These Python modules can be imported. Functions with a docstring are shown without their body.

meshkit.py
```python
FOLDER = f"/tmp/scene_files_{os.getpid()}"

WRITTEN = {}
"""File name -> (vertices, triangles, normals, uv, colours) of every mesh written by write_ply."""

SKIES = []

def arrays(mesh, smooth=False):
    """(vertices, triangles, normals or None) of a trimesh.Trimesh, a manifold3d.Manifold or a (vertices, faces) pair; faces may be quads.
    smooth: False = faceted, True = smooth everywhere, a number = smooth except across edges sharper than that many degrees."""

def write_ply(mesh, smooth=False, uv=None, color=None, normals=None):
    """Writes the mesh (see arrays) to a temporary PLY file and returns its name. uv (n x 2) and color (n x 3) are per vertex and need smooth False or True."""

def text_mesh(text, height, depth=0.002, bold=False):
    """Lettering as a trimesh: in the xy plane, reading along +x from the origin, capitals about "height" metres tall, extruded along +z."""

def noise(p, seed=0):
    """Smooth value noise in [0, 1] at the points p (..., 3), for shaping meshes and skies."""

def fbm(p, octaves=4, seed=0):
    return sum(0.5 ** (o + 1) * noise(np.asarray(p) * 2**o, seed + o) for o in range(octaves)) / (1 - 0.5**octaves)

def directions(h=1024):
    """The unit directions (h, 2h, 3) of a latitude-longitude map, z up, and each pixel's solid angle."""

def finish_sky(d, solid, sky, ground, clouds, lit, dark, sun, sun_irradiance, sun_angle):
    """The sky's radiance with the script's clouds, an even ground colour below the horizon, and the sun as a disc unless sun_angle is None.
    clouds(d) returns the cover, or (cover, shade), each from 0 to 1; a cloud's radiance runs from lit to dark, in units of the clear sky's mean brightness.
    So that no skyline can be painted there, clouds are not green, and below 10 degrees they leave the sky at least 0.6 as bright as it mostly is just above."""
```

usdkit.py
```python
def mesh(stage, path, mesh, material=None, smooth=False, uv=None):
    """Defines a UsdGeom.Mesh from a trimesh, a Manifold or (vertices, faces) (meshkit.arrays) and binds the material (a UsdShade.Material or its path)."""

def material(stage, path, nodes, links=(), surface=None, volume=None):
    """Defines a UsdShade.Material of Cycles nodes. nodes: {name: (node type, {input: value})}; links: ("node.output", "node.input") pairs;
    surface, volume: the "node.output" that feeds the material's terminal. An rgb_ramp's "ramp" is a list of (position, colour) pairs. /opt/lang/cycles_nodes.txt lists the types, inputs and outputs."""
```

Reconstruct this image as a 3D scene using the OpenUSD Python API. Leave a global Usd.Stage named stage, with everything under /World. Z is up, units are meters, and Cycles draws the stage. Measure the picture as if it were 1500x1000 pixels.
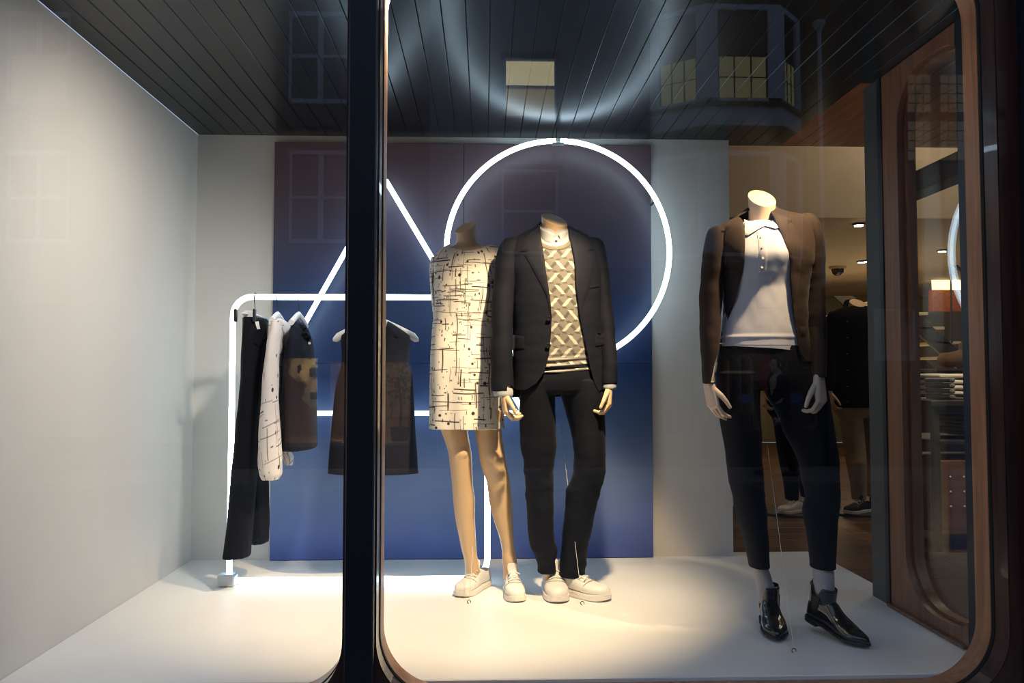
import math, random
import numpy as np, trimesh, manifold3d as m3, usdkit, meshkit
from math import sin, cos, tan, pi, radians
from pxr import Usd, UsdGeom, UsdLux, UsdShade, Sdf, Gf, Vt
from scipy.interpolate import PchipInterpolator, LinearNDInterpolator, NearestNDInterpolator
from scipy.spatial import Delaunay
import shapely
from shapely.geometry import Polygon, Point, LineString, box as sbox
from shapely import affinity

rng = np.random.default_rng(11)
stage = Usd.Stage.CreateInMemory()
UsdGeom.SetStageUpAxis(stage, 'Z'); UsdGeom.SetStageMetersPerUnit(stage, 1.0)
stage.SetDefaultPrim(UsdGeom.Xform.Define(stage, '/World').GetPrim())

# ------------------------------------------------------------------ camera
FPX, YAW, PITCH = 1160.0, radians(1.97), radians(2.42)
Fv = np.array([sin(YAW)*cos(PITCH), cos(YAW)*cos(PITCH), sin(PITCH)])
Rv = np.array([cos(YAW), -sin(YAW), 0.0]); Uv = np.cross(Rv, Fv)
EYE = np.array([0, 0, 0.926])
cam = UsdGeom.Camera.Define(stage, '/World/camera')
M = Gf.Matrix4d(*Rv, 0, *Uv, 0, *(-Fv), 0, *EYE, 1)
cam.AddTransformOp().Set(M)
cam.CreateHorizontalApertureAttr(36.0); cam.CreateVerticalApertureAttr(24.0)
cam.CreateFocalLengthAttr(36.0*FPX/1500); cam.CreateClippingRangeAttr(Gf.Vec2f(0.05, 200))
cam.CreateExposureAttr(0.0)

# ------------------------------------------------------------------ light
def dome(name, col, strength):
    d = UsdLux.DomeLight.Define(stage, '/World/'+name)
    d.CreateColorAttr(Gf.Vec3f(*col)); d.CreateIntensityAttr(strength)
def spot(name, pos, target, col, inten, radius=0.03, cone=25, soft=0.3):
    l = UsdLux.SphereLight.Define(stage, '/World/'+name)
    pos, target = np.array(pos, float), np.array(target, float)
    z = pos-target; z /= np.linalg.norm(z)
    x = np.cross([0, 1, 0.01], z); x /= np.linalg.norm(x); y = np.cross(z, x)
    l.AddTransformOp().Set(Gf.Matrix4d(*x, 0, *y, 0, *z, 0, *pos, 1))
    l.CreateRadiusAttr(radius); l.CreateColorAttr(Gf.Vec3f(*col)); l.CreateIntensityAttr(inten)
    s = UsdLux.ShapingAPI.Apply(l.GetPrim())
    s.CreateShapingConeAngleAttr(cone); s.CreateShapingConeSoftnessAttr(soft)
WARM = (1.0, 0.70, 0.38)
dome('dusk_sky', (0.50, 0.66, 1.0), 0.30)
spot('spot_couple', (0.46, 2.475, 2.135), (-0.02, 3.30, 0.30), (1.0, 0.75, 0.45), 8600, 0.03, 30, 0.75)
spot('spot_woman', (1.24, 2.475, 2.135), (1.05, 2.80, 1.50), WARM, 6800, 0.025, 17, 0.7)
spot('spot_rail', (-0.22, 2.475, 2.135), (-1.47, 3.05, 0.95), (1.0, 0.92, 0.84), 800, 0.06, 48, 1.0)
NEON = 7.0
def area(name, pos, w, h, col, inten, rot=(0, 0, 0)):
    l = UsdLux.RectLight.Define(stage, '/World/'+name)
    l.AddTranslateOp().Set(Gf.Vec3d(*pos)); l.AddRotateXYZOp().Set(Gf.Vec3f(*rot))
    l.CreateWidthAttr(w); l.CreateHeightAttr(h); l.CreateColorAttr(Gf.Vec3f(*col)); l.CreateIntensityAttr(inten)
spot('shop_spot_table', (2.85, 4.02, 2.12), (2.98, 4.85, 0.78), (1.0, 0.84, 0.62), 1500, 0.04, 17, 0.6)
area('shop_light_front', (3.6, 5.4, 3.5), 1.2, 1.2, (1.0, 0.80, 0.56), 4.6)
area('shop_light_back', (5.2, 9.4, 2.15), 2.5, 2.5, (1.0, 0.80, 0.54), 1.8)
area('shop_uplight', (4.6, 9.0, 0.2), 2.0, 3.0, (1.0, 0.76, 0.44), 1.2, (180, 0, 0))


# ------------------------------------------------------------------ geometry helpers
def P(px, py, Y):
    d = Fv+(px-750)/FPX*Rv-(py-500)/FPX*Uv
    return EYE+d*(Y/d[1])
def PF(px, py, z=0.0):
    d = Fv+(px-750)/FPX*Rv-(py-500)/FPX*Uv
    return EYE+d*((z-EYE[2])/d[2])
def tm(v, f): return trimesh.Trimesh(np.asarray(v, float), np.asarray(f), process=False)
def cat(ms):
    vs, fs, n = [], [], 0
    for m in ms:
        v, f, _ = meshkit.arrays(m)
        vs.append(v); fs.append(f+n); n += len(v)
    return tm(np.vstack(vs), np.vstack(fs))
def man(m):
    if isinstance(m, m3.Manifold): return m
    m = trimesh.Trimesh(m.vertices, m.faces, process=True)
    if m.volume < 0: m.invert()
    return m3.Manifold(m3.Mesh(np.asarray(m.vertices, np.float32), np.asarray(m.faces, np.uint32)))
def tmm(man_):
    g = man_.to_mesh(); return tm(g.vert_properties[:, :3], g.tri_verts)
def box(x0, x1, y0, y1, z0, z1, bev=0.0):
    """A box, its edges chamfered by bev."""
    if bev <= 0:
        b = trimesh.creation.box([x1-x0, y1-y0, z1-z0]); b.apply_translation([(x0+x1)/2, (y0+y1)/2, (z0+z1)/2]); return b
    pts = []
    for sx, X in ((1, x0), (-1, x1)):
        for sy, Yy in ((1, y0), (-1, y1)):
            for sz, Z in ((1, z0), (-1, z1)):
                pts += [(X+sx*bev, Yy+sy*bev, Z), (X+sx*bev, Yy, Z+sz*bev), (X, Yy+sy*bev, Z+sz*bev)]
    return trimesh.convex.convex_hull(np.array(pts))
def tube(pts, r, n=10, closed=False):
    p = np.asarray(pts, float)
    t = (np.roll(p, -1, 0)-np.roll(p, 1, 0)) if closed else np.gradient(p, axis=0)
    t /= np.linalg.norm(t, axis=1, keepdims=True)+1e-12
    ref = np.array([0.0, 1, 0.013]) if abs(t[:, 1]).max() < 0.9 else np.array([0.3, 0.1, 1.0])
    if abs(t@(ref/np.linalg.norm(ref))).max() > 0.95: ref = np.array([1.0, 0.2, 0.11])
    a = np.cross(t, ref); a /= np.linalg.norm(a, axis=1, keepdims=True)+1e-12
    b = np.cross(t, a); an = np.arange(n)*2*pi/n
    r = np.broadcast_to(np.asarray(r, float), (len(p),))
    v = p[:, None]+r[:, None, None]*(np.cos(an)[None, :, None]*a[:, None]+np.sin(an)[None, :, None]*b[:, None])
    return rings_mesh(v, closed=closed)
def rings_mesh(v, closed=False, caps=True):
    v = np.asarray(v, float); m, n = v.shape[:2]
    f = []
    J = np.arange(n); K = (J+1) % n
    for i in range(m if closed else m-1):
        a, b = i*n, ((i+1) % m)*n
        f += [np.stack([a+J, a+K, b+K], 1), np.stack([a+J, b+K, b+J], 1)]
    vs = v.reshape(-1, 3)
    if caps and not closed:
        vs = np.vstack([vs, v[0].mean(0), v[-1].mean(0)]); c0, c1 = m*n, m*n+1
        f += [np.stack([np.full(n, c0), K, J], 1), np.stack([np.full(n, c1), (m-1)*n+J, (m-1)*n+K], 1)]
    o = tm(vs, np.vstack(f))
    if o.volume < 0: o.invert()
    return o
def ell(c, rx, ry, n=48, p=2.0, ang=None):
    t = np.linspace(0, 2*pi, n, endpoint=False) if ang is None else ang
    x = np.sign(np.cos(t))*np.abs(np.cos(t))**(2/p)*rx; y = np.sign(np.sin(t))*np.abs(np.sin(t))**(2/p)*ry
    return np.stack([c[0]+x, c[1]+y, np.full(len(t), c[2])], 1)
def dens(rows, m):
    """Control rows (first column monotone) smoothly resampled to m rows."""
    r = np.array(rows, float); u = np.linspace(r[0, 0], r[-1, 0], m)
    return np.stack([u]+[PchipInterpolator(r[:, 0], r[:, k])(u) for k in range(1, r.shape[1])], 1)
def sil(rows, Y, m=60, n=48, p=2.0, ang=None, grow=0.0):
    """A loft of level rings from an outline: rows (py, left px, right px, dy, half depth)."""
    out = []
    for py, xl, xr, dy, ry in dens(rows, m):
        a, b = P(xl, py, Y+dy), P(xr, py, Y+dy)
        out.append(ell((a+b)/2, max((b[0]-a[0])/2+grow, 0.002), max(ry+grow, 0.002), n, p, ang))
    return rings_mesh(out)
def hull_s(a, ra, b, rb, n=10):
    s = m3.Manifold.sphere(1.0, n*2)
    return m3.Manifold.batch_hull([s.scale([ra]*3).translate(list(map(float, a))), s.scale([rb]*3).translate(list(map(float, b)))])
def fuse(parts, edge=0.012, it=8, lamb=0.5):
    u = m3.Manifold.batch_boolean([man(p) for p in parts], m3.OpType.Add)
    if edge: u = u.refine_to_length(edge)
    o = tmm(u); o = trimesh.Trimesh(o.vertices, o.faces, process=True)
    if it: trimesh.smoothing.filter_taubin(o, lamb=lamb, nu=lamb*1.05, iterations=it)
    return o
def wrinkle(m, amp, scale, seed=0, mask=None):
    """Cloth folds: moves the vertices along their normals."""
    m = trimesh.Trimesh(m.vertices, m.faces, process=False)
    d = (meshkit.fbm(np.asarray(m.vertices)*np.asarray(scale)+seed*7.3, 3, seed)-0.5)*2*amp
    if mask is not None: d = d*mask(np.asarray(m.vertices))
    return tm(m.vertices+m.vertex_normals*d[:, None], m.faces)
def prism(poly, y0, y1):
    """A polygon in (x, z) extruded from y0 to y1."""
    g = trimesh.creation.extrude_polygon(poly, 1.0, engine='earcut')
    v = np.array(g.vertices); o = tm(np.stack([v[:, 0], y0+(y1-y0)*v[:, 2], v[:, 1]], 1), g.faces)
    if o.volume < 0: o.invert()
    return o
def pxpoly(pts, Y):
    return Polygon([P(x, y, Y)[[0, 2]] for x, y in pts])
class Front:
    """The camera side of a mesh as a depth y(x, z)."""
    def __init__(s, m, ny=-0.12):
        n = trimesh.Trimesh(m.vertices, m.faces, process=False).vertex_normals
        k = n[:, 1] < ny; v = np.asarray(m.vertices)[k]
        key = np.round(v[:, [0, 2]]/0.006).astype(int)
        o = np.lexsort((v[:, 1], key[:, 1], key[:, 0])); v, key = v[o], key[o]
        keep = np.r_[True, (np.diff(key, axis=0) != 0).any(1)]; v = v[keep]
        s.a, s.b = LinearNDInterpolator(v[:, [0, 2]], v[:, 1]), NearestNDInterpolator(v[:, [0, 2]], v[:, 1])
    def __call__(s, x, z):
        y = s.a(x, z); return np.where(np.isnan(y), s.b(x, z), y)
def patch(poly, surf, off=0.002, thick=0.004, step=0.008, swell=0.0):
    """A piece of cloth (poly in x, z) lying on a Front surface."""
    poly = shapely.segmentize(poly.buffer(0), step)
    if poly.geom_type != 'Polygon': poly = max(poly.geoms, key=lambda g: g.area)
    bd = np.array(poly.exterior.coords)[:-1]
    x0, z0, x1, z1 = poly.bounds
    gx, gz = np.meshgrid(np.arange(x0, x1, step), np.arange(z0, z1, step)); g = np.stack([gx.ravel(), gz.ravel()], 1)
    ins = shapely.contains_xy(poly.buffer(-step*0.5), g[:, 0], g[:, 1]) if len(g) else []
    p = np.vstack([bd, g[ins]]) if len(g) else bd
    t = Delaunay(p).simplices; c = p[t].mean(1); t = t[shapely.contains_xy(poly, c[:, 0], c[:, 1])]
    y = surf(p[:, 0], p[:, 1]); nb = len(bd)
    e = np.array([poly.exterior.distance(Point(q)) for q in p])
    rim = np.clip(e/0.006, 0, 1)
    yf = y-off-thick*(0.35+0.65*rim)-swell*np.clip(e/0.03, 0, 1)
    fr = np.stack([p[:, 0], yf, p[:, 1]], 1); bk = np.stack([p[:, 0], y-off+0.003, p[:, 1]], 1)
    n = len(p); a = np.cross(p[t[:, 1]]-p[t[:, 0]], p[t[:, 2]]-p[t[:, 0]]); t[a < 0] = t[a < 0][:, ::-1]
    i = np.arange(nb); j = (i+1) % nb
    s = np.vstack([np.stack([i, j, j+n], 1), np.stack([i, j+n, i+n], 1)])
    o = tm(np.vstack([fr, bk]), np.vstack([t, t[:, ::-1]+n, s]))
    trimesh.repair.fix_normals(o)
    return o
def lathe(prof, n=32, c=(0, 0, 0)):
    return rings_mesh([ell((c[0], c[1], c[2]+z), r, r, n) for r, z in prof])
def place(m, loc=(0, 0, 0), rz=0.0, rx=0.0, ry=0.0, s=1.0):
    T = trimesh.transformations
    A = T.translation_matrix(loc)@T.rotation_matrix(rz, [0, 0, 1])@T.rotation_matrix(ry, [0, 1, 0])@T.rotation_matrix(rx, [1, 0, 0])@np.diag([s, s, s, 1])
    o = tm(m.vertices, m.faces); o.apply_transform(A); return o

# ------------------------------------------------------------------ prims
used = {}
def numbered(parent, name):
    k = used.get((parent, name), 0); used[(parent, name)] = k+1
    return f'{parent}/{name}' + (f'_{k:03d}' if k else '')
def custom(prim, **kw):
    for k, v in kw.items():
        if v: prim.SetCustomDataByKey(k, v)
def path_of(o): return '/World' if o is None else str(o.GetPath())
def thing(name, label, cat_, group=None, kind=None, loc=None):
    x = UsdGeom.Xform.Define(stage, numbered('/World', name))
    if loc is not None: x.AddTranslateOp().Set(Gf.Vec3d(*map(float, loc)))
    custom(x.GetPrim(), label=label, category=cat_, group=group, kind=kind)
    return x.GetPrim()
def obj(name, mesh, material, parent=None, smooth=35, label=None, kind=None, cat_=None, group=None, color=None):
    base = numbered(path_of(parent), name)
    if isinstance(mesh, m3.Manifold): mesh = tmm(mesh)
    if parent is not None:          # parts are built in world coordinates
        T = np.array(UsdGeom.Xformable(parent).ComputeLocalToWorldTransform(0)).T
        if abs(T-np.eye(4)).max() > 1e-9:
            mesh = tm(mesh.vertices, mesh.faces); mesh.apply_transform(np.linalg.inv(T))
    g = usdkit.mesh(stage, base, mesh, material, True if color is not None else smooth)
    if color is not None:
        UsdGeom.PrimvarsAPI(g).CreatePrimvar('print', Sdf.ValueTypeNames.Color3fArray, 'vertex').Set(Vt.Vec3fArray.FromNumpy(np.asarray(color, np.float32)))
    custom(g.GetPrim(), label=label, kind=kind, category=cat_, group=group)
    return g.GetPrim()
def struct(name, mesh, material, label=None, smooth=30, cat_=None):
    return obj(name, mesh, material, None, smooth, label, 'structure', cat_)

# ------------------------------------------------------------------ materials
mats = {}
def mat(name, nodes, links, surface='p.BSDF'):
    mats[name] = usdkit.material(stage, '/World/Looks/'+name, nodes, links, surface); return mats[name]
def plain(name, col, rough=0.5, var=0.12, scale=(6, 6, 6), bump=0.0, bscale=300, metallic=0.0, **kw):
    """One colour with a little noise in tone, an optional fine relief."""
    c = np.array(col)
    nodes = {'g': ('geometry', {}), 'mp': ('mapping', {'scale': scale}), 'n': ('noise_texture', {'scale': 1.0, 'detail': 4.0}),
             'r': ('rgb_ramp', {'ramp': [(0.25, tuple(c*(1-var))), (0.75, tuple(np.minimum(c*(1+var), 1)))]}),
             'p': ('principled_bsdf', {'roughness': rough, 'metallic': metallic, **kw})}
    links = [('g.position', 'mp.vector'), ('mp.vector', 'n.vector'), ('n.fac', 'r.fac'), ('r.color', 'p.base_color')]
    if bump:
        nodes['bn'] = ('noise_texture', {'scale': float(bscale), 'detail': 3.0}); nodes['b'] = ('bump', {'strength': bump, 'distance': 0.002})
        links += [('g.position', 'bn.vector'), ('bn.fac', 'b.height'), ('b.normal', 'p.normal')]
    return mat(name, nodes, links)
def wood(name, dark, light, axis='z', rough=0.4, scale=14, **kw):
    sc = {'x': (1.2, scale, scale), 'y': (scale, 1.2, scale), 'z': (scale, scale, 1.2)}[axis]
    return mat(name, {'g': ('geometry', {}), 'mp': ('mapping', {'scale': sc}), 'n': ('noise_texture', {'scale': 2.5, 'detail': 6.0, 'distortion': 0.6}),
                      'r': ('rgb_ramp', {'ramp': [(0.3, dark), (0.7, light)]}), 'p': ('principled_bsdf', {'roughness': rough, **kw})},
               [('g.position', 'mp.vector'), ('mp.vector', 'n.vector'), ('n.fac', 'r.fac'), ('r.color', 'p.base_color')])
def glow(name, col, strength):
    return mat(name, {'e': ('emission', {'color': col, 'strength': strength})}, [], 'e.emission')
def glass(name, base=0.04):
    """A window pane: see-through, reflecting by Schlick's law."""
    return mat(name, {'lw': ('layer_weight', {'blend': 0.5}), 'pw': ('math', {'math_type': 'power', 'value2': 5.0}),
                      'ma': ('math', {'math_type': 'multiply_add', 'value2': 1-base, 'value3': base}),
                      't': ('transparent_bsdf', {'color': (0.985, 0.995, 0.99)}), 'gl': ('glossy_bsdf', {'color': (1, 1, 1), 'roughness': 0.0}), 'm': ('mix_closure', {})},
               [('lw.facing', 'pw.value1'), ('pw.value', 'ma.value1'), ('ma.value', 'm.fac'), ('t.BSDF', 'm.closure1'), ('gl.BSDF', 'm.closure2')], 'm.closure')
def printed(name, rough=0.7, **kw):
    return mat(name, {'a': ('attribute', {'attribute': 'print'}), 'p': ('principled_bsdf', {'roughness': rough, **kw})}, [('a.color', 'p.base_color')])
def cloth(name, col, rough=0.75, sheen=0.25, weave=900, var=0.15, **kw):
    return plain(name, col, rough, var, (9, 9, 9), 0.25, weave, sheen_weight=sheen, sheen_roughness=0.4, specular_ior_level=0.12, **kw)
# ================================================================== setting
XL, YB, ZC = -1.47, 4.06, 2.155      # left wall, back wall, ceiling
SF = -0.15                           # shop floor
ST = -0.55                           # street
wallm = plain('wall_paint', (0.70, 0.66, 0.60), 0.6, 0.03, (2, 2, 2), 0.05, 120)
floorm = plain('platform_white', (0.84, 0.81, 0.77), 0.45, 0.03, (3, 3, 3), 0.03, 60)
boardm = plain('black_board', (0.006, 0.0075, 0.009), 0.25, 0.3, (5, 1.5, 5), 0.06, 25)
timberm = wood('orange_timber', (0.20, 0.055, 0.018), (0.36, 0.11, 0.035), 'y', 0.35)
inwood = wood('frame_wood', (0.26, 0.115, 0.055), (0.46, 0.23, 0.12), 'z', 0.38)
sidewood = wood('side_wood', (0.16, 0.065, 0.028), (0.27, 0.12, 0.055), 'z', 0.38)
outwood = wood('frame_wood_dark', (0.030, 0.010, 0.007), (0.075, 0.026, 0.017), 'z', 0.32, coat_weight=0.4)
black = plain('black_paint', (0.006, 0.008, 0.013), 0.4, 0.2)
steel = plain('grey_steel', (0.055, 0.055, 0.052), 0.45, 0.1)
joint = plain('joint_black', (0.003, 0.003, 0.003), 0.8, 0.1)
pane = glass('window_glass')

struct('floor', cat([box(XL, 1.73, 2.455, YB+0.09, -0.12, 0.0, 0.003)]), floorm, 'white painted display platform under the three mannequins', cat_='platform')
struct('wall_left', box(XL-0.06, XL, 2.373, YB+0.12, -0.12, ZC), wallm, 'plain off-white side wall on the left of the display', cat_='wall')
struct('wall_back', box(XL, 1.275, YB, YB+0.10, 0.0, ZC), wallm, 'off-white back wall behind the blue backdrop', cat_='wall')
cl = struct('ceiling', box(XL, 3.6, 2.40, YB+0.10, ZC+0.014, ZC+0.05), joint, 'boarded ceiling, black over the display and orange wood beyond', cat_='ceiling')
x, k = XL+0.001, 0
while x < 3.5:
    w = 0.0825
    m_ = boardm if x < 1.52 else timberm
    if 1.5 < x < 1.68:      # the first warm boards start behind the pillar
        obj('ceiling_board', box(x+0.0012, x+w-0.0012, 2.42, 3.24, ZC, ZC+0.0135, 0.0016), boardm, cl, smooth=False)
        obj('ceiling_board', box(x+0.0012, x+w-0.0012, 3.242, YB+0.098, ZC, ZC+0.0135, 0.0016), m_, cl, smooth=False)
    else: obj('ceiling_board', box(x+0.0012, x+w-0.0012, 2.42, YB+0.098, ZC, ZC+0.0135, 0.0016), m_, cl, smooth=False)
    x += w; k += 1

# ------------------------------------------------------------------ shop front frames
def rrect(x0, x1, z0, z1, r): return sbox(x0+r, z0+r, x1-r, z1-r).buffer(r, quad_segs=16)
def bolt_frame(poly_out, poly_in, y0, y1, bev=0.003):
    """A frame board with an opening whose front edges are eased."""
    a = prism(poly_out.difference(poly_in), y0+bev, y1)
    b = prism(poly_out.buffer(-bev).difference(poly_in.buffer(bev, quad_segs=16)), y0, y0+bev)
    return cat([a, b])
R2 = rrect(-0.305, 1.53, -0.012, 2.235, 0.185); R1 = rrect(-1.565, -0.405, -0.012, 2.235, 0.185)
GY = 2.365
def window(poly, outer, label, n):
    w = thing(f'window_{n}', label, 'window', kind='structure')
    obj('inner_frame', bolt_frame(outer, poly, 2.372, 2.45), inwood, w)
    obj('outer_frame', bolt_frame(outer, poly.buffer(0.002, quad_segs=16), 2.29, 2.358), outwood, w)
    obj('glazing_bead', bolt_frame(poly.buffer(0.006, quad_segs=16), poly, 2.358, 2.372, 0.001), joint, w)
    obj('glass_pane', prism(poly.buffer(0.004), GY-0.003, GY+0.003), pane, w, smooth=False)
    return w
window(R1, sbox(-1.80, -0.20, -0.358, 2.33), 'left shop window, round-cornered dark wood frame beside the white wall', 1)
window(R2, sbox(-0.356, -0.20, 1.62, 2.33), 'wide shop window, round-cornered dark wood frame before the mannequins', 2)
mu = obj('mullion', box(-0.392, -0.311, 2.255, 2.29, -0.30, 2.33, 0.004), black, None, label='black upright post between the two shop windows', kind='structure', cat_='post')

def prism_yz(poly, x0, x1):
    o = prism(poly, x0, x1); v = np.array(o.vertices); o = tm(np.stack([v[:, 1], v[:, 0], v[:, 2]], 1), o.faces)
    if o.volume < 0: o.invert()
    return o
sw = thing('window_3', 'side window with a rounded brown wood frame along the entrance', 'window', kind='structure')
so = sbox(2.655, 0.0, 3.165, 2.152); si = rrect(2.56, 3.05, 0.055, 2.10, 0.20)
si_in = si.intersection(so)
obj('side_frame', cat([prism_yz(so.difference(si), 1.632, 1.662), prism_yz(so.difference(si.buffer(-0.012)), 1.662, 1.70)]), sidewood, sw)
obj('sill_strip', box(1.612, 1.632, 2.655, 3.165, 0.0, 0.012, 0.003), sidewood, sw)
gp = prism_yz(si.buffer(0.01).intersection(so), -0.003, 0.003)
obj('glass_pane', place(tm(gp.vertices-[0, 2.85, 0], gp.faces), (1.688, 2.85, 0), radians(1.9)), pane, sw, smooth=False)
obj('corner_post', cat([box(1.632, 1.72, 2.455, 2.655, -0.2, 2.33, 0.003)]), black, None, smooth=False, label='black corner post between the wide window and the side window', kind='structure', cat_='post')
pi_ = thing('pillar', 'slim grey steel pillar with a black edge at the side window', 'pillar', kind='structure')
obj('steel_face', box(1.630, 1.72, 3.195, 3.315, 0.0, ZC, 0.002), steel, pi_)
obj('black_edge', box(1.626, 1.72, 3.165, 3.195, 0.0, ZC, 0.002), black, pi_)

# outside masonry that carries the shop front
ext = thing('shop_facade', 'dark painted outer wall around the shop windows', 'wall', kind='structure')
obj('fascia', box(-6, 7, 2.20, 2.46, 2.33, 6.5), black, ext, smooth=False)
obj('stall_riser', box(-6, 1.75, 2.24, 2.45, ST, -0.20), black, ext, smooth=False)
obj('outer_pier', box(-6, -1.80, 2.24, 2.46, -0.2, 2.33), black, ext, smooth=False)
obj('outer_pier', box(1.60, 1.80, 2.235, 2.45, -0.2, 2.33, 0.004), black, ext, smooth=False)
obj('outer_pier', box(4.6, 7, 2.24, 2.46, ST, 2.33), black, ext, smooth=False)

# ------------------------------------------------------------------ blue backdrop
bdm = mat('backdrop_print', {'g': ('geometry', {}), 's': ('separate_xyz', {}), 'n': ('noise_texture', {'scale': 1.6, 'detail': 2.0}),
    'ma': ('math', {'math_type': 'multiply_add', 'value2': 0.18}), 'm2': ('math', {'math_type': 'multiply_add', 'value2': 1/2.2, 'value3': -0.04}),
    'r': ('rgb_ramp', {'ramp': [(0.0, (0.055, 0.085, 0.30)), (0.10, (0.085, 0.135, 0.38)), (0.24, (0.150, 0.215, 0.38)), (0.36, (0.060, 0.10, 0.215)), (0.50, (0.016, 0.034, 0.105)), (0.66, (0.028, 0.045, 0.11)), (0.84, (0.105, 0.078, 0.105)), (1.0, (0.145, 0.088, 0.095))]}),
    'p': ('principled_bsdf', {'roughness': 0.42, 'specular_ior_level': 0.4})},
    [('g.position', 's.vector'), ('g.position', 'n.vector'), ('n.fac', 'ma.value1'), ('s.z', 'm2.value1'), ('m2.value', 'ma.value3'), ('ma.value', 'r.fac'), ('r.color', 'p.base_color')])
BX0, BX1, BXm, BZ, BZm = -1.073, 0.858, -0.108, 2.115, 0.985
bd = thing('backdrop', 'tall four-panel backdrop printed from dusky mauve down to blue', 'backdrop')
for xa, xb in ((BX0, BXm), (BXm, BX1)):
    for za, zb in ((0.002, BZm), (BZm, BZ)):
        obj('backdrop_panel', box(xa+0.001, xb-0.001, YB-0.028, YB-0.002, za+0.001, zb-0.001, 0.0015), bdm, bd, smooth=False)

# ------------------------------------------------------------------ neon shapes
neon = glow('neon_white', (0.62, 0.83, 1.0), NEON)
wirem = plain('wire_dark', (0.02, 0.02, 0.022), 0.4, 0.1)
capm = plain('clear_cap', (0.55, 0.62, 0.66), 0.25, 0.05)
NR = 0.0135
cc = P(818, 368, 3.90); crad = 0.555
t = np.linspace(radians(91.2), radians(448.8), 160)
ring = thing('neon_ring', 'large glowing white neon ring hung before the backdrop', 'neon light')
obj('tube', tube(np.stack([cc[0]+crad*np.cos(t), np.full(160, cc[1]), cc[2]+crad*np.sin(t)], 1), NR, 12), neon, ring)
tp = cc+[0, 0, crad]
obj('joint_cap', cat([box(tp[0]-0.03, tp[0]+0.03, tp[1]-0.016, tp[1]+0.016, tp[2]-0.022, tp[2]-0.012, 0.003), tube([tp+[-0.013, 0, -0.01], tp+[0.013, 0, -0.01]], 0.008)]), capm, ring)
obj('wire', tube([tp+[-0.008, 0, -0.01], [tp[0]-0.008, tp[1], ZC]], 0.0022, 6), wirem, ring)
for a_ in (28, 168):
    q = cc+crad*np.array([cos(radians(a_)), 0, sin(radians(a_))])
    obj('clip', tube([q, q+[0, 0.115, 0]], 0.006, 6), wirem, ring)
apx, bl, br = P(565, 264, 3.93), P(372, 605, 3.93), P(768, 605, 3.93)
bl[2] = br[2] = (bl[2]+br[2])/2
tri = thing('neon_triangle', 'glowing white neon triangle hung behind the clothes rail', 'neon light')
for q0, q1 in ((apx, bl), (apx, br), (bl, br)):
    obj('tube', tube(np.linspace(q0, q1, 4), NR*0.95, 12), neon, tri)
obj('wire', tube([apx, [apx[0], apx[1], ZC]], 0.0022, 6), wirem, tri)
RY = 3.57
a0, a1 = P(338, 700, RY)[0], P(714, 700, RY)[0]; zt = P(500, 435, RY)[2]; zb = 0.022; rc = 0.085
def corner(cx, cz, d0, d1): return [(cx+rc*cos(radians(d)), RY, cz+rc*sin(radians(d))) for d in np.linspace(d0, d1, 9)]
rail = thing('neon_rail', 'glowing white neon rectangle standing as a clothes rail', 'neon light')
pts = [(a0, RY, 0.055), (a0, RY, 0.5)]+corner(a0+rc, zt-rc, 180, 90)+[((a0+a1)/2, RY, zt)]+corner(a1-rc, zt-rc, 90, 0)+[(a1, RY, 0.5)]+corner(a1-rc, zb+rc, 0, -90)+[((a0+a1)/2, RY, zb), (a0+0.035, RY, zb)]
fine = []
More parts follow.
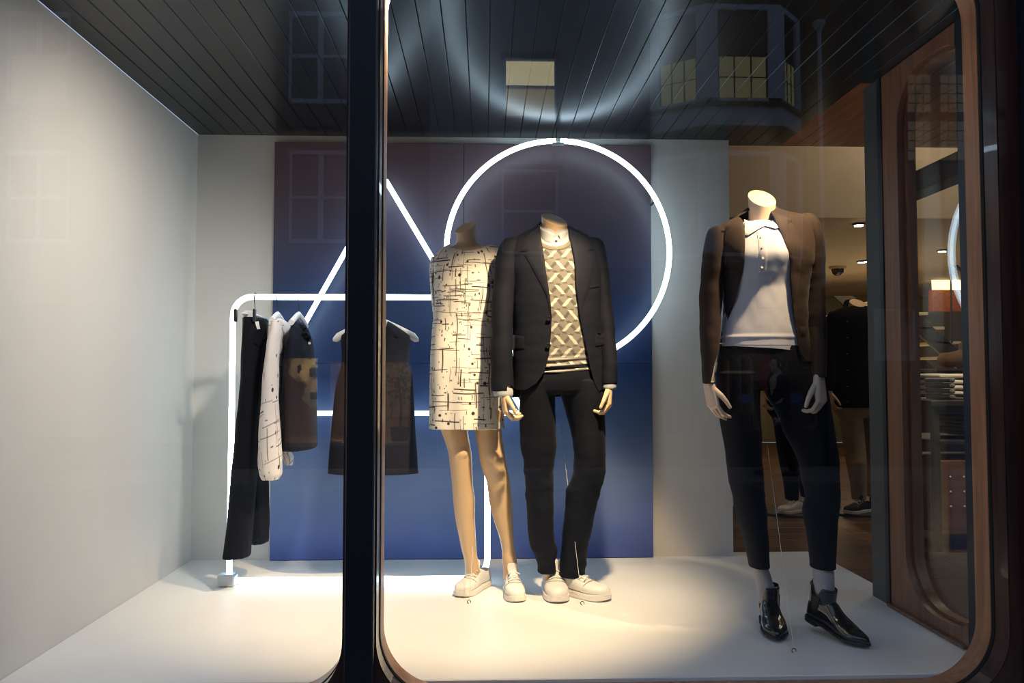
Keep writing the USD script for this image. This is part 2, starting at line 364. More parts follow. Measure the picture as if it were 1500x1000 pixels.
for p0, p1 in zip(pts[:-1], pts[1:]): fine += [np.array(p0)+(np.array(p1)-p0)*k/3 for k in range(3)]
obj('tube', tube(fine+[pts[-1]], NR, 12), neon, rail)
obj('foot_block', box(a0-0.045, a0+0.03, RY-0.03, RY+0.03, 0.0, 0.052, 0.006), capm, rail)
# ================================================================== shop interior beyond the display
beige = plain('shop_beige', (0.50, 0.40, 0.28), 0.7, 0.05)
cream = plain('shop_cream', (0.62, 0.53, 0.38), 0.7, 0.05)
olive = plain('shop_olive', (0.22, 0.19, 0.11), 0.7, 0.1)
darkshop = plain('shop_dark', (0.03, 0.024, 0.018), 0.5, 0.2)
plankm = [wood(f'shop_plank_{i}', (0.075*k, 0.033*k, 0.015*k), (0.15*k, 0.07*k, 0.032*k), 'x', 0.4) for i, k in enumerate((0.85, 1.0, 1.2))]
SX0, SX1, SY1, SZ = 0.9, 9.0, 12.6, 2.2
sf = thing('floor', 'brown plank floor of the shop behind the display', 'floor', kind='structure')
k = 0; yy = 4.16
while yy < 12.5:
    x_ = SX0+((k*0.37) % 1.0)-1.0
    while x_ < SX1:
        xa, xb = max(x_, SX0), min(x_+2.4, SX1)
        if xb-xa > 0.05: obj('plank', box(xa+0.002, xb-0.002, yy+0.001, yy+0.199, SF-0.02, SF, 0.002), plankm[(k*7+int(x_*3)) % 3], sf, smooth=False)
        x_ += 2.4
    yy += 0.2; k += 1
obj('subfloor', box(-1.5, SX1, 3.3, 12.6, SF-0.05, SF-0.021), darkshop, sf, smooth=False)
obj('threshold', box(1.74, SX1, 3.2, 4.158, SF-0.02, SF, 0.002), plankm[0], sf, smooth=False)
struct('wall_shop_return', box(SX0, 2.24, 6.5, 12.6, SF, 2.6), cream, 'cream wall corner inside the shop behind the dark-suited mannequin', cat_='wall')
struct('wall_shop_bulkhead', box(SX0, SX1, 6.28, 6.6, SZ, 3.6), beige, 'beige bulkhead wall over the shop floor', cat_='wall')
struct('ceiling_shop', box(2.24, SX1, 6.6, SY1, SZ, SZ+0.1), beige, 'beige lowered ceiling deep inside the shop', cat_='ceiling')
struct('ceiling_shop_entry', box(-1.5, SX1, 4.1, 6.6, 3.6, 3.7), beige, 'high ceiling over the front of the shop', cat_='ceiling')
struct('wall_shop_far', box(2.24, SX1, SY1, SY1+0.1, SF, SZ+0.2), olive, 'olive far wall of the shop', cat_='wall')
struct('wall_shop_right', box(SX1, SX1+0.1, 2.46, SY1, ST, 3.7), beige, 'right side wall of the shop', cat_='wall')
struct('wall_shop_left', box(0.8, SX0, 4.16, 6.3, SF, 3.7), cream, 'shop wall behind the display back wall', cat_='wall')

# lamps of the shop ceiling, each with its own light
lampm = glow('shop_spot', (1.0, 0.78, 0.45), 30.0)
def shop_lamp(px, py, n, light=0.0):
    Yc = EYE[2]; d = P(px, py, 1.0)-EYE; q = EYE+d*((SZ-0.015-Yc)/d[2])
    if q[1] > SY1-0.1: q = EYE+d*((SY1-0.5)/d[1])
    o = thing('ceiling_spot', f'small warm spotlight in the shop ceiling, {n}', 'ceiling light')
    obj('housing', tube([q+[0, 0, 0.014], q+[0, 0, 0.0]], 0.052, 14), darkshop, o)
    obj('bulb', tube([q+[0, 0, 0.0], q+[0, 0, -0.008]], 0.036, 14), lampm, o)
    return q
for px_, py_, n_ in ((1258, 330, 'nearest to the pillar top'), (1271, 383, 'beside the pillar at the dark blazer shoulder height'), (1262, 384, 'left one of the pair near the pillar'), (1304, 403, 'low over the wooden side frame'), (1287, 367, 'just right of the pillar'), (1380, 368, 'bright one behind the side window'), (1428, 159, 'high one at the corner post'), (1437, 437, 'lowest one at the corner post')):
    shop_lamp(px_, py_, n_)
# ================================================================== the far side of the street (seen mirrored in the panes)
DV = 12.7; YF = 2*GY-DV                       # facade plane
def V(px, py, D=DV):
    p = P(px, py, D); return np.array([p[0], 2*GY-D, p[2]])
brick = mat('far_brick', {'g': ('geometry', {}), 'mp': ('mapping', {'rotation': (1.5708, 0, 0)}), 'b': ('brick_texture', {'scale': 4.5, 'color1': (0.030, 0.018, 0.014), 'color2': (0.045, 0.026, 0.02), 'mortar': (0.05, 0.045, 0.04), 'mortar_size': 0.012}), 'p': ('principled_bsdf', {'roughness': 0.85})},
            [('g.position', 'mp.vector'), ('mp.vector', 'b.vector'), ('b.color', 'p.base_color')])
render_ = plain('far_render', (0.16, 0.17, 0.18), 0.8, 0.08)
darkwall = plain('far_dark', (0.016, 0.015, 0.015), 0.8, 0.2)
trimw = plain('far_white_trim', (0.36, 0.40, 0.47), 0.6, 0.04)
darkglass = plain('far_glass_dark', (0.012, 0.014, 0.018), 0.15, 0.1)
lit_y = glow('far_lit_yellow', (1.0, 0.88, 0.52), 3.2)
lit_y2 = glow('far_lit_pale', (1.0, 0.80, 0.42), 1.0)
lit_g = glow('far_lit_olive', (0.9, 0.88, 0.48), 0.5)
lit_d = glow('far_lit_dim', (0.85, 0.78, 0.60), 0.28)
lit_w = glow('far_lit_warm', (1.0, 0.66, 0.30), 9.0)
def fb(parent, name, x0, y0, x1, y1, out, inn, m, D=DV):
    a, b = V(x0, y1, D), V(x1, y0, D)
    return obj(name, box(a[0], b[0], 2*GY-D+inn, 2*GY-D+out, a[2], b[2]), m, parent, smooth=False)
street = thing('street', 'dark asphalt street with paved kerbs outside the shop', 'street', kind='structure')
obj('carriageway', box(-16, 18, -6.2, 0.3, ST-0.22, ST-0.10), plain('asphalt', (0.05, 0.05, 0.05), 0.8, 0.2, (4, 4, 4), 0.3, 80), street)
obj('pavement', box(-16, 18, 0.3, 4.2, ST-0.2, ST, 0.01), plain('paving', (0.16, 0.15, 0.14), 0.7, 0.15), street)
obj('pavement', box(-16, 18, YF-0.8, -6.2, ST-0.2, ST, 0.01), mats['paving'], street)
def building(label, x0, x1, m, top=-330):
    b = thing('building', label, 'building')
    a, c = V(x0, 130), V(x1, 130); zt_ = V(0, top)[2]
    obj('wall', box(a[0], c[0], YF-0.6, YF, ST+3.2, zt_), m, b, smooth=False)
    return b
def sash(b, x0, y0, x1, y1, gl_top, gl_bot, frame=5, mull=None, tran=None, lintel=None, sill=None):
    w = obj('window', box(V(x0, 0)[0], V(x1, 0)[0], YF-0.03, YF+0.006, V(0, y1)[2], V(0, y0)[2]), darkglass, b, smooth=False)
    ty = tran or (y0+y1)/2
    if gl_top: fb(w, 'pane', x0+frame, y0+frame, x1-frame, ty-1, 0.012, 0.004, gl_top)
    if gl_bot: fb(w, 'pane', x0+frame, ty+1, x1-frame, y1-frame, 0.012, 0.004, gl_bot)
    for q in ((x0, y0, x0+frame, y1), (x1-frame, y0, x1, y1), (x0, y0, x1, y0+frame), (x0, y1-frame, x1, y1), (x0, ty-1.4, x1, ty+1.4)):
        fb(w, 'frame_bar', *q, 0.06, 0.0, trimw)
    for mx in mull or (): fb(w, 'frame_bar', mx[0], y0, mx[1], y1, 0.05, 0.0, trimw)
    if lintel: fb(b, 'lintel', x0-6, y0-lintel, x1+7, y0, 0.04, 0, darkwall)
    if sill: fb(b, 'sill', x0-6, y1+3, x1+7, y1+3+sill, 0.12, 0, darkwall)
    return w
b1 = building('dark brick building with tall white sash windows across the street', -420, 629, brick)
for xx in (-190, 12, 424):
    for y0, y1, tt in ((20, 152, 84), (222, 356, 290)):
        sash(b1, xx, y0, xx+92, y1, None, lit_d if (xx == 12 and y0 == 20) else None, 5, [(xx+42, xx+51)], tt)
b2 = building('pale rendered building with one brightly lit blind across the street', 630, 951, render_)
w2_ = sash(b2, 739, 88, 814, 174, lit_y, lit_y2, 2, None, 129, 10, 9)
sash(b2, 735, 250, 817, 372, None, None, 3, None, 310, 8)
b3 = building('white bay-fronted building with lit lower sashes across the street', 951, 1178, darkwall)
def bay(y0, y1, yt, ybase, lo):
    """A canted bay: posts, three windows, an apron."""
    BD = 0.55
    xs = [V(x, 130)[0] for x in (952, 1020, 1126, 1173)]; ys = [YF, YF+BD, YF+BD, YF]
    pl = Polygon([(xs[i], ys[i]) for i in range(4)])
    def slab(pa, za, zb): g = trimesh.creation.extrude_polygon(pa, zb-za, engine='earcut'); g.apply_translation([0, 0, za]); return g
    zz = lambda y: V(0, y)[2]
    # apron and cornice
    obj('bay_apron', slab(pl, zz(ybase), zz(y1+10)), trimw, b3, smooth=False)
    obj('bay_moulding', slab(pl.buffer(0.05, join_style=2), zz(y1+12), zz(y1+6)), darkwall, b3, smooth=False)
    obj('bay_moulding', slab(pl.buffer(0.05, join_style=2), zz(ybase), zz(ybase-6)), darkwall, b3, smooth=False)
    obj('bay_cornice', slab(pl, zz(y0), zz(y0-8)), trimw, b3, smooth=False)
    core = slab(pl.buffer(-0.06, join_style=2), zz(y1+8), zz(y0))
    obj('bay_core', core, darkglass, b3, smooth=False)
    for i in range(3):
        A, B = np.array([xs[i], ys[i]]), np.array([xs[i+1], ys[i+1]]); d = B-A; L = np.linalg.norm(d); d /= L; nrm = np.array([-d[1], d[0]]) if -d[0]*0+d[0] > 9 else np.array([-d[1], d[0]])
        if nrm[1] < 0: nrm = -nrm
        def seg(u0, u1, za, zb, o, i_, name, m, par):
            pp = [A+d*u0+nrm*o, A+d*u1+nrm*o, A+d*u1+nrm*i_, A+d*u0+nrm*i_]
            return obj(name, slab(Polygon(pp).buffer(0), za, zb), m, par, smooth=False)
        pw = 0.20 if i == 1 else 0.15
        w = seg(pw, L-pw, zz(y1), zz(y0), -0.050, -0.075, 'bay_window', darkglass, b3)
        if lo: seg(pw+0.03, L-pw-0.03, zz(y1), zz(yt), -0.040, -0.048, 'pane', lo, w)
        seg(0, pw, zz(y1+10), zz(y0), 0.0, -0.08, 'bay_post', trimw, b3); seg(L-pw, L, zz(y1+10), zz(y0), 0.0, -0.08, 'bay_post', trimw, b3)
        seg(0, L, zz(y1+10), zz(y1), 0.0, -0.08, 'bay_sill', trimw, b3)
        seg(pw, L-pw, zz(yt+1), zz(yt-2), -0.02, -0.05, 'meeting_rail', darkwall, w)
        ym = (yt+y1)/2
        seg(pw, L-pw, zz(ym+0.7), zz(ym-0.7), -0.03, -0.05, 'glazing_bar', darkwall, w)
        for k in (1, 2): seg(pw+(L-2*pw)*k/3-0.011, pw+(L-2*pw)*k/3+0.011, zz(y1), zz(yt), -0.03, -0.05, 'glazing_bar', darkwall, w)
bay(20, 148, 86, 195, lit_g)
bay(232, 372, 300, 392, None)
dp = thing('drainpipe', 'pale drainpipe with a funnel head beside the bay', 'drainpipe')
q0, q1 = V(1195, 40), V(1196, 420)
obj('pipe', tube([q0+[0, 0.12, 0], [q0[0], YF+0.12, q1[2]]], 0.035, 10), trimw, dp)
obj('funnel', place(lathe([(0.03, -0.16), (0.05, -0.10), (0.10, 0.0), (0.10, 0.04), (0.001, 0.04)], 12), q0+[0, 0.12, 0]), trimw, dp)
b4 = building('dark timbered building with leaded windows across the street', 1180, 1760, darkwall)
for xx0, xx1 in ((1328, 1362), (1375, 1413), (1425, 1463), (1476, 1514)):
    for y0, y1 in ((110, 166), (178, 236)):
        w = fb(b4, 'leaded_window', xx0, y0, xx1, y1, 0.03, -0.02, darkwall)
        for i in range(3):
            for j in range(4):
                u, v = (xx1-xx0)/3, (y1-y0)/4
                fb(w, 'pane', xx0+i*u+1.0, y0+j*v+1.0, xx0+(i+1)*u-1.0, y0+(j+1)*v-1.0, 0.036, 0.03, lit_d)
# ground-floor shops: a dark front, each window a lit recess
def shopfront(label, x0, x1, wins, back, lamp, base=658, head=400, top=505):
    s = thing('shopfront', label, 'shop')
    a, c = V(x0, 560)[0], V(x1, 560)[0]; z0, z1 = ST, ST+3.2
    hole = [sbox(V(w[0], 0)[0], V(0, w[3])[2], V(w[2], 0)[0], V(0, w[1])[2]) for w in wins]
    face = sbox(a, z0, c, z1)
    for h in hole: face = face.difference(h)
    obj('front', prism(face, YF-0.05, YF+0.05), darkwall, s, smooth=False)
    obj('sign_board', box(a+0.1, c-0.1, YF+0.05, YF+0.12, z1-0.65, z1-0.1, 0.01), darkwall, s, smooth=False)
    obj('interior', cat([box(a, c, YF-1.4, YF-1.35, z0, z1), box(a, c, YF-1.4, YF-0.05, z1-0.05, z1), box(a, a+0.04, YF-1.4, YF-0.05, z0, z1), box(c-0.04, c, YF-1.4, YF-0.05, z0, z1), box(a, c, YF-1.4, YF-0.05, z0+0.3, z0+0.4)]), back, s, smooth=False)
    for w in wins:
        p0, p1 = V(w[0], w[1]), V(w[2], w[3])
        obj('lamp_strip', box(p0[0]+0.05, p1[0]-0.05, YF-0.12, YF-0.055, p0[2]+0.05, p0[2]+0.07), lamp, s, smooth=False)
    return s
flowback = plain('shop_pinkish', (0.42, 0.30, 0.22), 0.7, 0.05)
lampA = glow('shop_lamp', (1.0, 0.74, 0.38), 110.0)
lampB = glow('shop_lamp_dim', (1.0, 0.82, 0.56), 13.0)
s1 = shopfront('lit shop with big paper clovers in its window across the street', 380, 640, [(424, 524, 472, 656), (489, 530, 606, 654)], flowback, lampA)
s0 = shopfront('dim shop with bare wide windows across the street', -420, 378, [(-400, 480, -60, 650), (-40, 480, 360, 650)], darkshop, lampB)
pet = plain('paper_petal', (0.72, 0.62, 0.40), 0.7, 0.04); hrt = plain('clover_heart', (0.02, 0.02, 0.015), 0.6)
def clover(px, py, s, label, dy=0.45):
    c = V(px, py)+[0, -dy, 0]; o = thing('paper_clover', label, 'flower decoration')
    for k in range(6):
        a = k*pi/3+0.3; m = lathe([(0.001, 0), (0.11*s, 0.004), (0.12*s, 0.02), (0.08*s, 0.012), (0.001, 0.008)], 14)
        obj('petal', place(m, c+[0.13*s*cos(a), 0.01*(k % 2), 0.13*s*sin(a)], rx=-pi/2), pet, o)
    for k in range(4):
        a = k*pi/2+pi/4; h = Polygon([(0, 0), (0.075, 0.03), (0.09, 0.06), (0.07, 0.085), (0.045, 0.08), (0.04, 0.06), (0.045, 0.08)][:1]+[(0.02, 0.028), (0.055, 0.045), (0.085, 0.03), (0.095, 0.012), (0.082, 0), (0.095, -0.012), (0.085, -0.03), (0.055, -0.045), (0.02, -0.028)])
        h = affinity.translate(affinity.rotate(affinity.scale(h, s, s, origin=(0, 0)), a, origin=(0, 0), use_radians=True), c[0], c[2])
        obj('heart', prism(h, c[1]+0.035, c[1]+0.055), hrt, o, smooth=False)
clover(452, 545, 1.0, 'larger paper clover at the top of the far shop window')
clover(454, 580, 0.8, 'smaller paper clover hanging below the larger one', 0.36)
clover(431, 540, 0.9, 'paper clover in the left corner of the far shop window', 0.56)
leafm = plain('plant_leaf', (0.035, 0.06, 0.02), 0.5)
pl_ = thing('potted_plant', 'dark bushy pot plant in the far shop window', 'plant')
pc = V(582, 600)+[0, -0.4, 0]
obj('pot', lathe([(0.001, -0.62), (0.12, -0.62), (0.16, -0.3), (0.13, -0.3), (0.001, -0.32)], 20, pc), darkwall, pl_)
obj('trunk', tube([pc+[0, 0, -0.35], pc+[0.02, 0, 0.0], pc+[-0.03, 0, 0.5]], 0.02), darkwall, pl_)
r_ = np.random.default_rng(4); lv = []
for k in range(170):
    q = pc+np.array([0, 0, 0.42])+r_.normal(size=3)*[0.17, 0.10, 0.24]
    lf = rings_mesh([ell((0, 0, z), max(w, 0.001), 0.003, 6) for w, z in ((0.002, 0), (0.026, 0.03), (0.022, 0.06), (0.002, 0.09))])
    lv.append(place(lf, q, r_.uniform(0, 6.3), r_.uniform(-1.5, 1.5), r_.uniform(-1, 1)))
obj('leaves', cat(lv), leafm, pl_, smooth=60, kind='stuff')
s2 = shopfront('dark-fronted shop under the rendered building across the street', 642, 1030, [(670, 500, 800, 650), (815, 500, 1010, 650)], darkshop, glow('shop_lamp_low', (1.0, 0.8, 0.5), 3.0))
s3 = shopfront('clothes shop with a rail of garments across the street', 1034, 1205, [(1050, 476, 1122, 632), (1128, 476, 1190, 632)], plain('shop_brown', (0.26, 0.22, 0.16), 0.7), lampB)
s4 = shopfront('shop with a framed picture in its window across the street', 1210, 1760, [(1232, 440, 1420, 600), (1440, 440, 1700, 600)], darkshop, glow('shop_lamp_low2', (1.0, 0.8, 0.5), 4.0))
txt = meshkit.text_mesh('M.H', 0.16, 0.01); tx = V(1165, 622)
obj('lettering', place(tm(txt.vertices*[1, 1, 1], txt.faces), (V(1183, 0)[0], YF+0.055, tx[2]), pi, pi/2), darkwall, s3, smooth=False, label='painted shop initials')
plq = plain('blue_plaque', (0.03, 0.10, 0.32), 0.5)
for px_, l_ in ((1092, 'left'), (1164, 'right')):
    a, b = V(px_-8, 590), V(px_+8, 577)
    obj('plaque', box(a[0], b[0], YF+0.05, YF+0.07, a[2], b[2], 0.005), plq, None, smooth=False, label=f'{l_} blue plaque on the far clothes shop', cat_='plaque')
# ================================================================== mannequins
skin = plain('mannequin_skin', (0.66, 0.46, 0.27), 0.42, 0.03, (3, 3, 3))
skin_cut = plain('mannequin_cut', (0.74, 0.52, 0.28), 0.5, 0.03)
skin_b = plain('mannequin_pale', (0.62, 0.50, 0.40), 0.45, 0.03)
suit = cloth('navy_suiting', (0.0085, 0.0095, 0.016), 0.8, 0.0)
suit_l = cloth('navy_lapel', (0.0095, 0.0105, 0.017), 0.65, 0.05)
trouserm = cloth('navy_trousers', (0.0065, 0.0075, 0.0125), 0.75, 0.03)
blazm = cloth('brown_black_blazer', (0.030, 0.020, 0.0165), 0.7, 0.05)
blazl = cloth('brown_black_lapel', (0.035, 0.0235, 0.0195), 0.65, 0.06)
trousb = cloth('black_trousers', (0.0060, 0.0075, 0.0125), 0.75, 0.03)
shirtw = cloth('white_shirting', (0.46, 0.46, 0.48), 0.7, 0.1, 1200, 0.02)
polom = cloth('white_knit', (0.54, 0.55, 0.62), 0.8, 0.1, 500, 0.03)
sockm = cloth('grey_sock', (0.42, 0.40, 0.41), 0.9, 0.2, 800, 0.05)
buttonm = plain('dark_button', (0.010, 0.009, 0.009), 0.25)
pearl = plain('white_button', (0.75, 0.72, 0.68), 0.25)
sneakm = plain('white_leather', (0.82, 0.79, 0.74), 0.42, 0.02, (8, 8, 8), 0.05, 250)
solem = plain('white_rubber', (0.80, 0.76, 0.70), 0.5, 0.02)
lacem = plain('white_lace', (0.84, 0.83, 0.80), 0.8, 0.02)
liningm = plain('shoe_lining', (0.10, 0.085, 0.07), 0.8)
seamm = plain('shoe_seam', (0.42, 0.38, 0.32), 0.7)
patent = plain('black_patent', (0.008, 0.008, 0.010), 0.12, 0.1, coat_weight=0.6)
solb = plain('black_sole', (0.012, 0.011, 0.011), 0.5)
knitp = printed('printed_knit', 0.85, sheen_weight=0.2)
dressp = printed('printed_crepe', 0.75, sheen_weight=0.1)

def unit(v): v = np.array(v, float); return v/np.linalg.norm(v)
def hand(wrist, fdir, tdir, pdir, s=1.0, curl=(30, 35, 25), thumb=1.0):
    """Palm, four fingers and a thumb as one list of hulls; fdir to the fingers, tdir to the thumb side, pdir out of the palm."""
    f = unit(fdir); p = unit(np.array(pdir)-f*np.dot(pdir, f)); t_ = unit(np.array(tdir)-f*np.dot(tdir, f)-p*np.dot(tdir, p)); w = np.array(wrist, float)
    L = lambda a, b, c: w+s*(a*f+b*t_+c*p)
    sp = m3.Manifold.sphere(1.0, 20)
    S = lambda q, r: sp.scale([float(r*s)]*3).translate(list(map(float, q)))
    kn = [(0.088, 0.030, 0), (0.093, 0.010, -0.003), (0.089, -0.011, -0.002), (0.080, -0.029, 0.002)]
    out = [m3.Manifold.batch_hull([S(L(-0.01, 0.015, 0), .0165), S(L(-0.01, -0.015, 0), .0165), S(L(0.03, 0.024, 0.003), .0145), S(L(0.03, -0.025, 0.003), .0135)]+[S(L(*k), .0115) for k in kn])]
    segs = [(0.042, 0.026, 0.020), (0.046, 0.029, 0.021), (0.043, 0.027, 0.020), (0.034, 0.021, 0.018)]
    for i, (k, sg) in enumerate(zip(kn, segs)):
        q = L(*k); a = 0; r = 0.0097-0.0008*(i == 3)
        sprd = (0.10, 0.02, -0.05, -0.13)[i]
        for j, l in enumerate(sg):
            a += radians(curl[j]*(1+0.09*i)); d = unit(cos(a)*f+sin(a)*p+sprd*t_*max(0, cos(a)))
            q2 = q+d*l*s; out.append(m3.Manifold.batch_hull([S(q, r), S(q2, r*0.92)])); q, r = q2, r*0.92
    q = L(0.018, 0.022, 0.006); r = 0.0145
    for d, l in (((0.74, 0.62*thumb, 0.25), 0.046), ((0.88, 0.36*thumb, 0.32), 0.034), ((0.93, 0.12, 0.36), 0.027)):
        d = unit(d); q2 = q+s*l*(d[0]*f+d[1]*t_+d[2]*p); out.append(m3.Manifold.batch_hull([S(q, r), S(q2, r*0.82)])); q, r = q2, r*0.82
    u = m3.Manifold.batch_boolean(out, m3.OpType.Add).refine_to_length(0.004*s)
    o = tmm(u); o = trimesh.Trimesh(o.vertices, o.faces, process=True); trimesh.smoothing.filter_taubin(o, lamb=0.5, nu=0.525, iterations=10)
    return o
def neck(rows, slx, sly, n=56):
    """Rings (x, y, z, rx, ry, weight of the slant), the last one the cut."""
    out = []
    for x, y, z, rx, ry, wt in dens([[i]+list(r) for i, r in enumerate(rows)], 22)[:, 1:]:
        e = ell((x, y, z), rx, ry, n); e[:, 2] += wt*(slx*(e[:, 0]-x)+sly*(e[:, 1]-y)); out.append(e)
    return rings_mesh(out), out[-1]
def cut_disc(r, up=0.0015, inset=0.985):
    c = r.mean(0); nrm = np.cross(r[len(r)//4]-c, r[0]-c); nrm /= np.linalg.norm(nrm); nrm *= np.sign(nrm[2])
    a = c+(r-c)*inset; return rings_mesh([a-nrm*0.004, a+nrm*up*0.6, c+(r-c)*inset*0.985+nrm*up])
def stack_fuse(parts, edge=0.012, it=8): return fuse(parts, edge, it)
def limb(pts, rad): return m3.Manifold.batch_boolean([hull_s(a, ra, b, rb) for a, b, ra, rb in zip(pts[:-1], pts[1:], rad[:-1], rad[1:])], m3.OpType.Add)

# ---- shoes, built pointing along +x with the heel's back at the origin
def shoe_rings(rows, L, m=46, n=40, zf=0.0):
    out = []
    for s, w, h, yo, z0 in dens(rows, m):
        a = np.linspace(0, 2*pi, n, endpoint=False); cy, sz = np.cos(a), np.sin(a)
        y = np.sign(cy)*np.abs(cy)**(2/2.5)*w+yo; z = z0+h*(0.42+np.sign(sz)*np.where(sz > 0, 0.58*np.abs(sz)**(2/2.1), 0.42*np.abs(sz)**(2/4.0)))
        out.append(np.stack([np.full(n, s*L), y, z], 1))
    return rings_mesh(out)
def sole_poly(rows, L, grow):
    r = dens(rows, 40); p = [(q[0]*L, q[3]+q[1]) for q in r]+[(q[0]*L, q[3]-q[1]) for q in r[::-1]]
    return Polygon(p).buffer(grow, quad_segs=6)
def ext_poly(poly, z0, z1, bev):
    def ex(p, a, b): g = trimesh.creation.extrude_polygon(p, b-a, engine='earcut'); g.apply_translation([0, 0, a]); return g
    return man(ex(poly.buffer(-bev), z0, z1))+man(ex(poly, z0+bev, z1-bev))
SNK = [(0.0, .014, .052, 0, 0), (.03, .026, .062, 0, 0), (.12, .032, .070, 0, 0), (.25, .034, .074, 0, 0), (.36, .035, .078, 0, 0), (.48, .039, .064, .002, 0), (.62, .045, .050, .004, 0), (.78, .047, .042, .006, 0), (.90, .040, .038, .006, 0), (.97, .026, .030, .005, 0), (1.0, .010, .018, .004, 0)]
def sneaker(parent, heel, ang, L, mir=1, label=None, ms=(sneakm, solem, lacem), s_z=1.0):
    k = L/0.28; rows = [(a, w*k, h*k*s_z, y*k*mir, z) for a, w, h, y, z in SNK]; zb = 0.026*k
    up = place(shoe_rings(rows, L), (0, 0, zb-0.004))
    hole = m3.Manifold.cylinder(0.2, 0.058*k, 0.066*k, 40).scale([1, 0.50, 1]).translate([0.215*L, 0, zb+0.034*k])
    upm = man(up)-hole
    so = ext_poly(sole_poly(rows, L, 0.0045*k), 0.0, zb, 0.004*k)
    sol = tmm(so); v = np.array(sol.vertices); v[:, 2] += np.clip((v[:, 0]/L-0.72)/0.28, 0, 1)**2*0.008*k; sol = tm(v, sol.faces)
    T = dict(loc=heel, rz=ang)
    u = obj('sneaker', place(tmm(upm), **T), ms[0], parent, smooth=45, label=label)
    obj('sole', place(sol, **T), ms[1], u, smooth=40)
    fr = lambda s: np.interp(s, [r[0] for r in rows], [r[2] for r in rows])+zb-0.004
    wd = lambda s: np.interp(s, [r[0] for r in rows], [r[1] for r in rows])
    yo = lambda s: np.interp(s, [r[0] for r in rows], [r[3] for r in rows])
    top_ = lambda s, yn: zb-0.004+(fr(s)-zb+0.004)*(0.42+0.58*(1-np.abs(yn)**2.5)**(1/2.1))
    obj('lining', place(rings_mesh([ell((0.215*L, 0, z), 0.056*k, 0.026*k, 32) for z in (zb+0.032*k, zb+0.038*k)]), **T), liningm, u)
    tg = [ell((L*s, yo(s), fr(s)+dz), 0.006*k, w*k, 20) for s, dz, w in ((0.62, 0.001, .012), (0.55, 0.004, .017), (0.49, 0.005, .021), (0.445, 0.010*k, .025), (0.425, 0.024*k, .028), (0.415, 0.036*k, .027), (0.412, 0.043*k, .021), (0.411, 0.045*k, .010))]
    obj('tongue', place(rings_mesh(tg), **T), ms[0], u)
    lc, ey = [], []
    for i in range(5):
        s = 0.445+0.043*i; yn = np.linspace(-0.56, 0.56, 11); zz = np.maximum(top_(s, yn), fr(s)+0.004-0.02*np.abs(yn)**2)+0.0035*k
        xs = s*L+0.007*k*np.linspace(-1, 1, 11)*(1 if i % 2 else -1)
        lc.append(tube(np.stack([xs, yo(s)+yn*wd(s), zz], 1), 0.0030*k, 8))
        for sg in (-1, 1): ey.append(tmm(m3.Manifold.sphere(0.0034*k, 10).translate([float(xs[-1 if sg > 0 else 0]), float(yo(s)+sg*0.60*wd(s)), float(top_(s, 0.60)+0.0005)])))
    for sg in (-1, 1):
        lp = np.linspace(0, pi, 11); lc.append(tube(np.stack([0.45*L+0.022*k*np.sin(lp), yo(.45)+sg*(0.004+0.024*np.sin(lp*0.8))*k, fr(0.46)+0.012*k-0.012*k*lp/pi], 1), 0.0024*k, 6))
    obj('laces', place(cat(lc), **T), ms[2], u); obj('eyelets', place(cat(ey), **T), seamm, u)
    for sg in (-1, 1):      # edge of the lace panel and the quarter seam
        ss = np.linspace(0.40, 0.655, 10); yn = 0.74-0.10*(ss-0.4)/0.25
        obj('seam', place(tube(np.stack([ss*L, yo(ss)+sg*yn*wd(ss), top_(ss, yn)+0.0006], 1), 0.0011*k, 6), **T), seamm, u)
    s = 0.66; ys = np.linspace(-0.97, 0.97, 15); zz = top_(s, np.abs(ys)*0.97)+0.0005
    obj('toe_seam', place(tube(np.stack([s*L+0.014*k-np.abs(ys)**2*0.05*L, yo(s)+ys*wd(s), zz], 1), 0.0014*k, 6), **T), seamm, u)
    return u
BOOT = [(0.0, .013, .060, 0, .0), (.03, .024, .075, 0, 0), (.12, .029, .085, 0, 0), (.25, .030, .092, 0, 0), (.36, .030, .088, 0, 0), (.48, .032, .066, .002, 0), (.62, .037, .047, .003, 0), (.76, .036, .036, .004, 0), (.88, .026, .028, .004, 0), (.96, .014, .021, .003, 0), (1.0, .005, .010, .003, 0)]
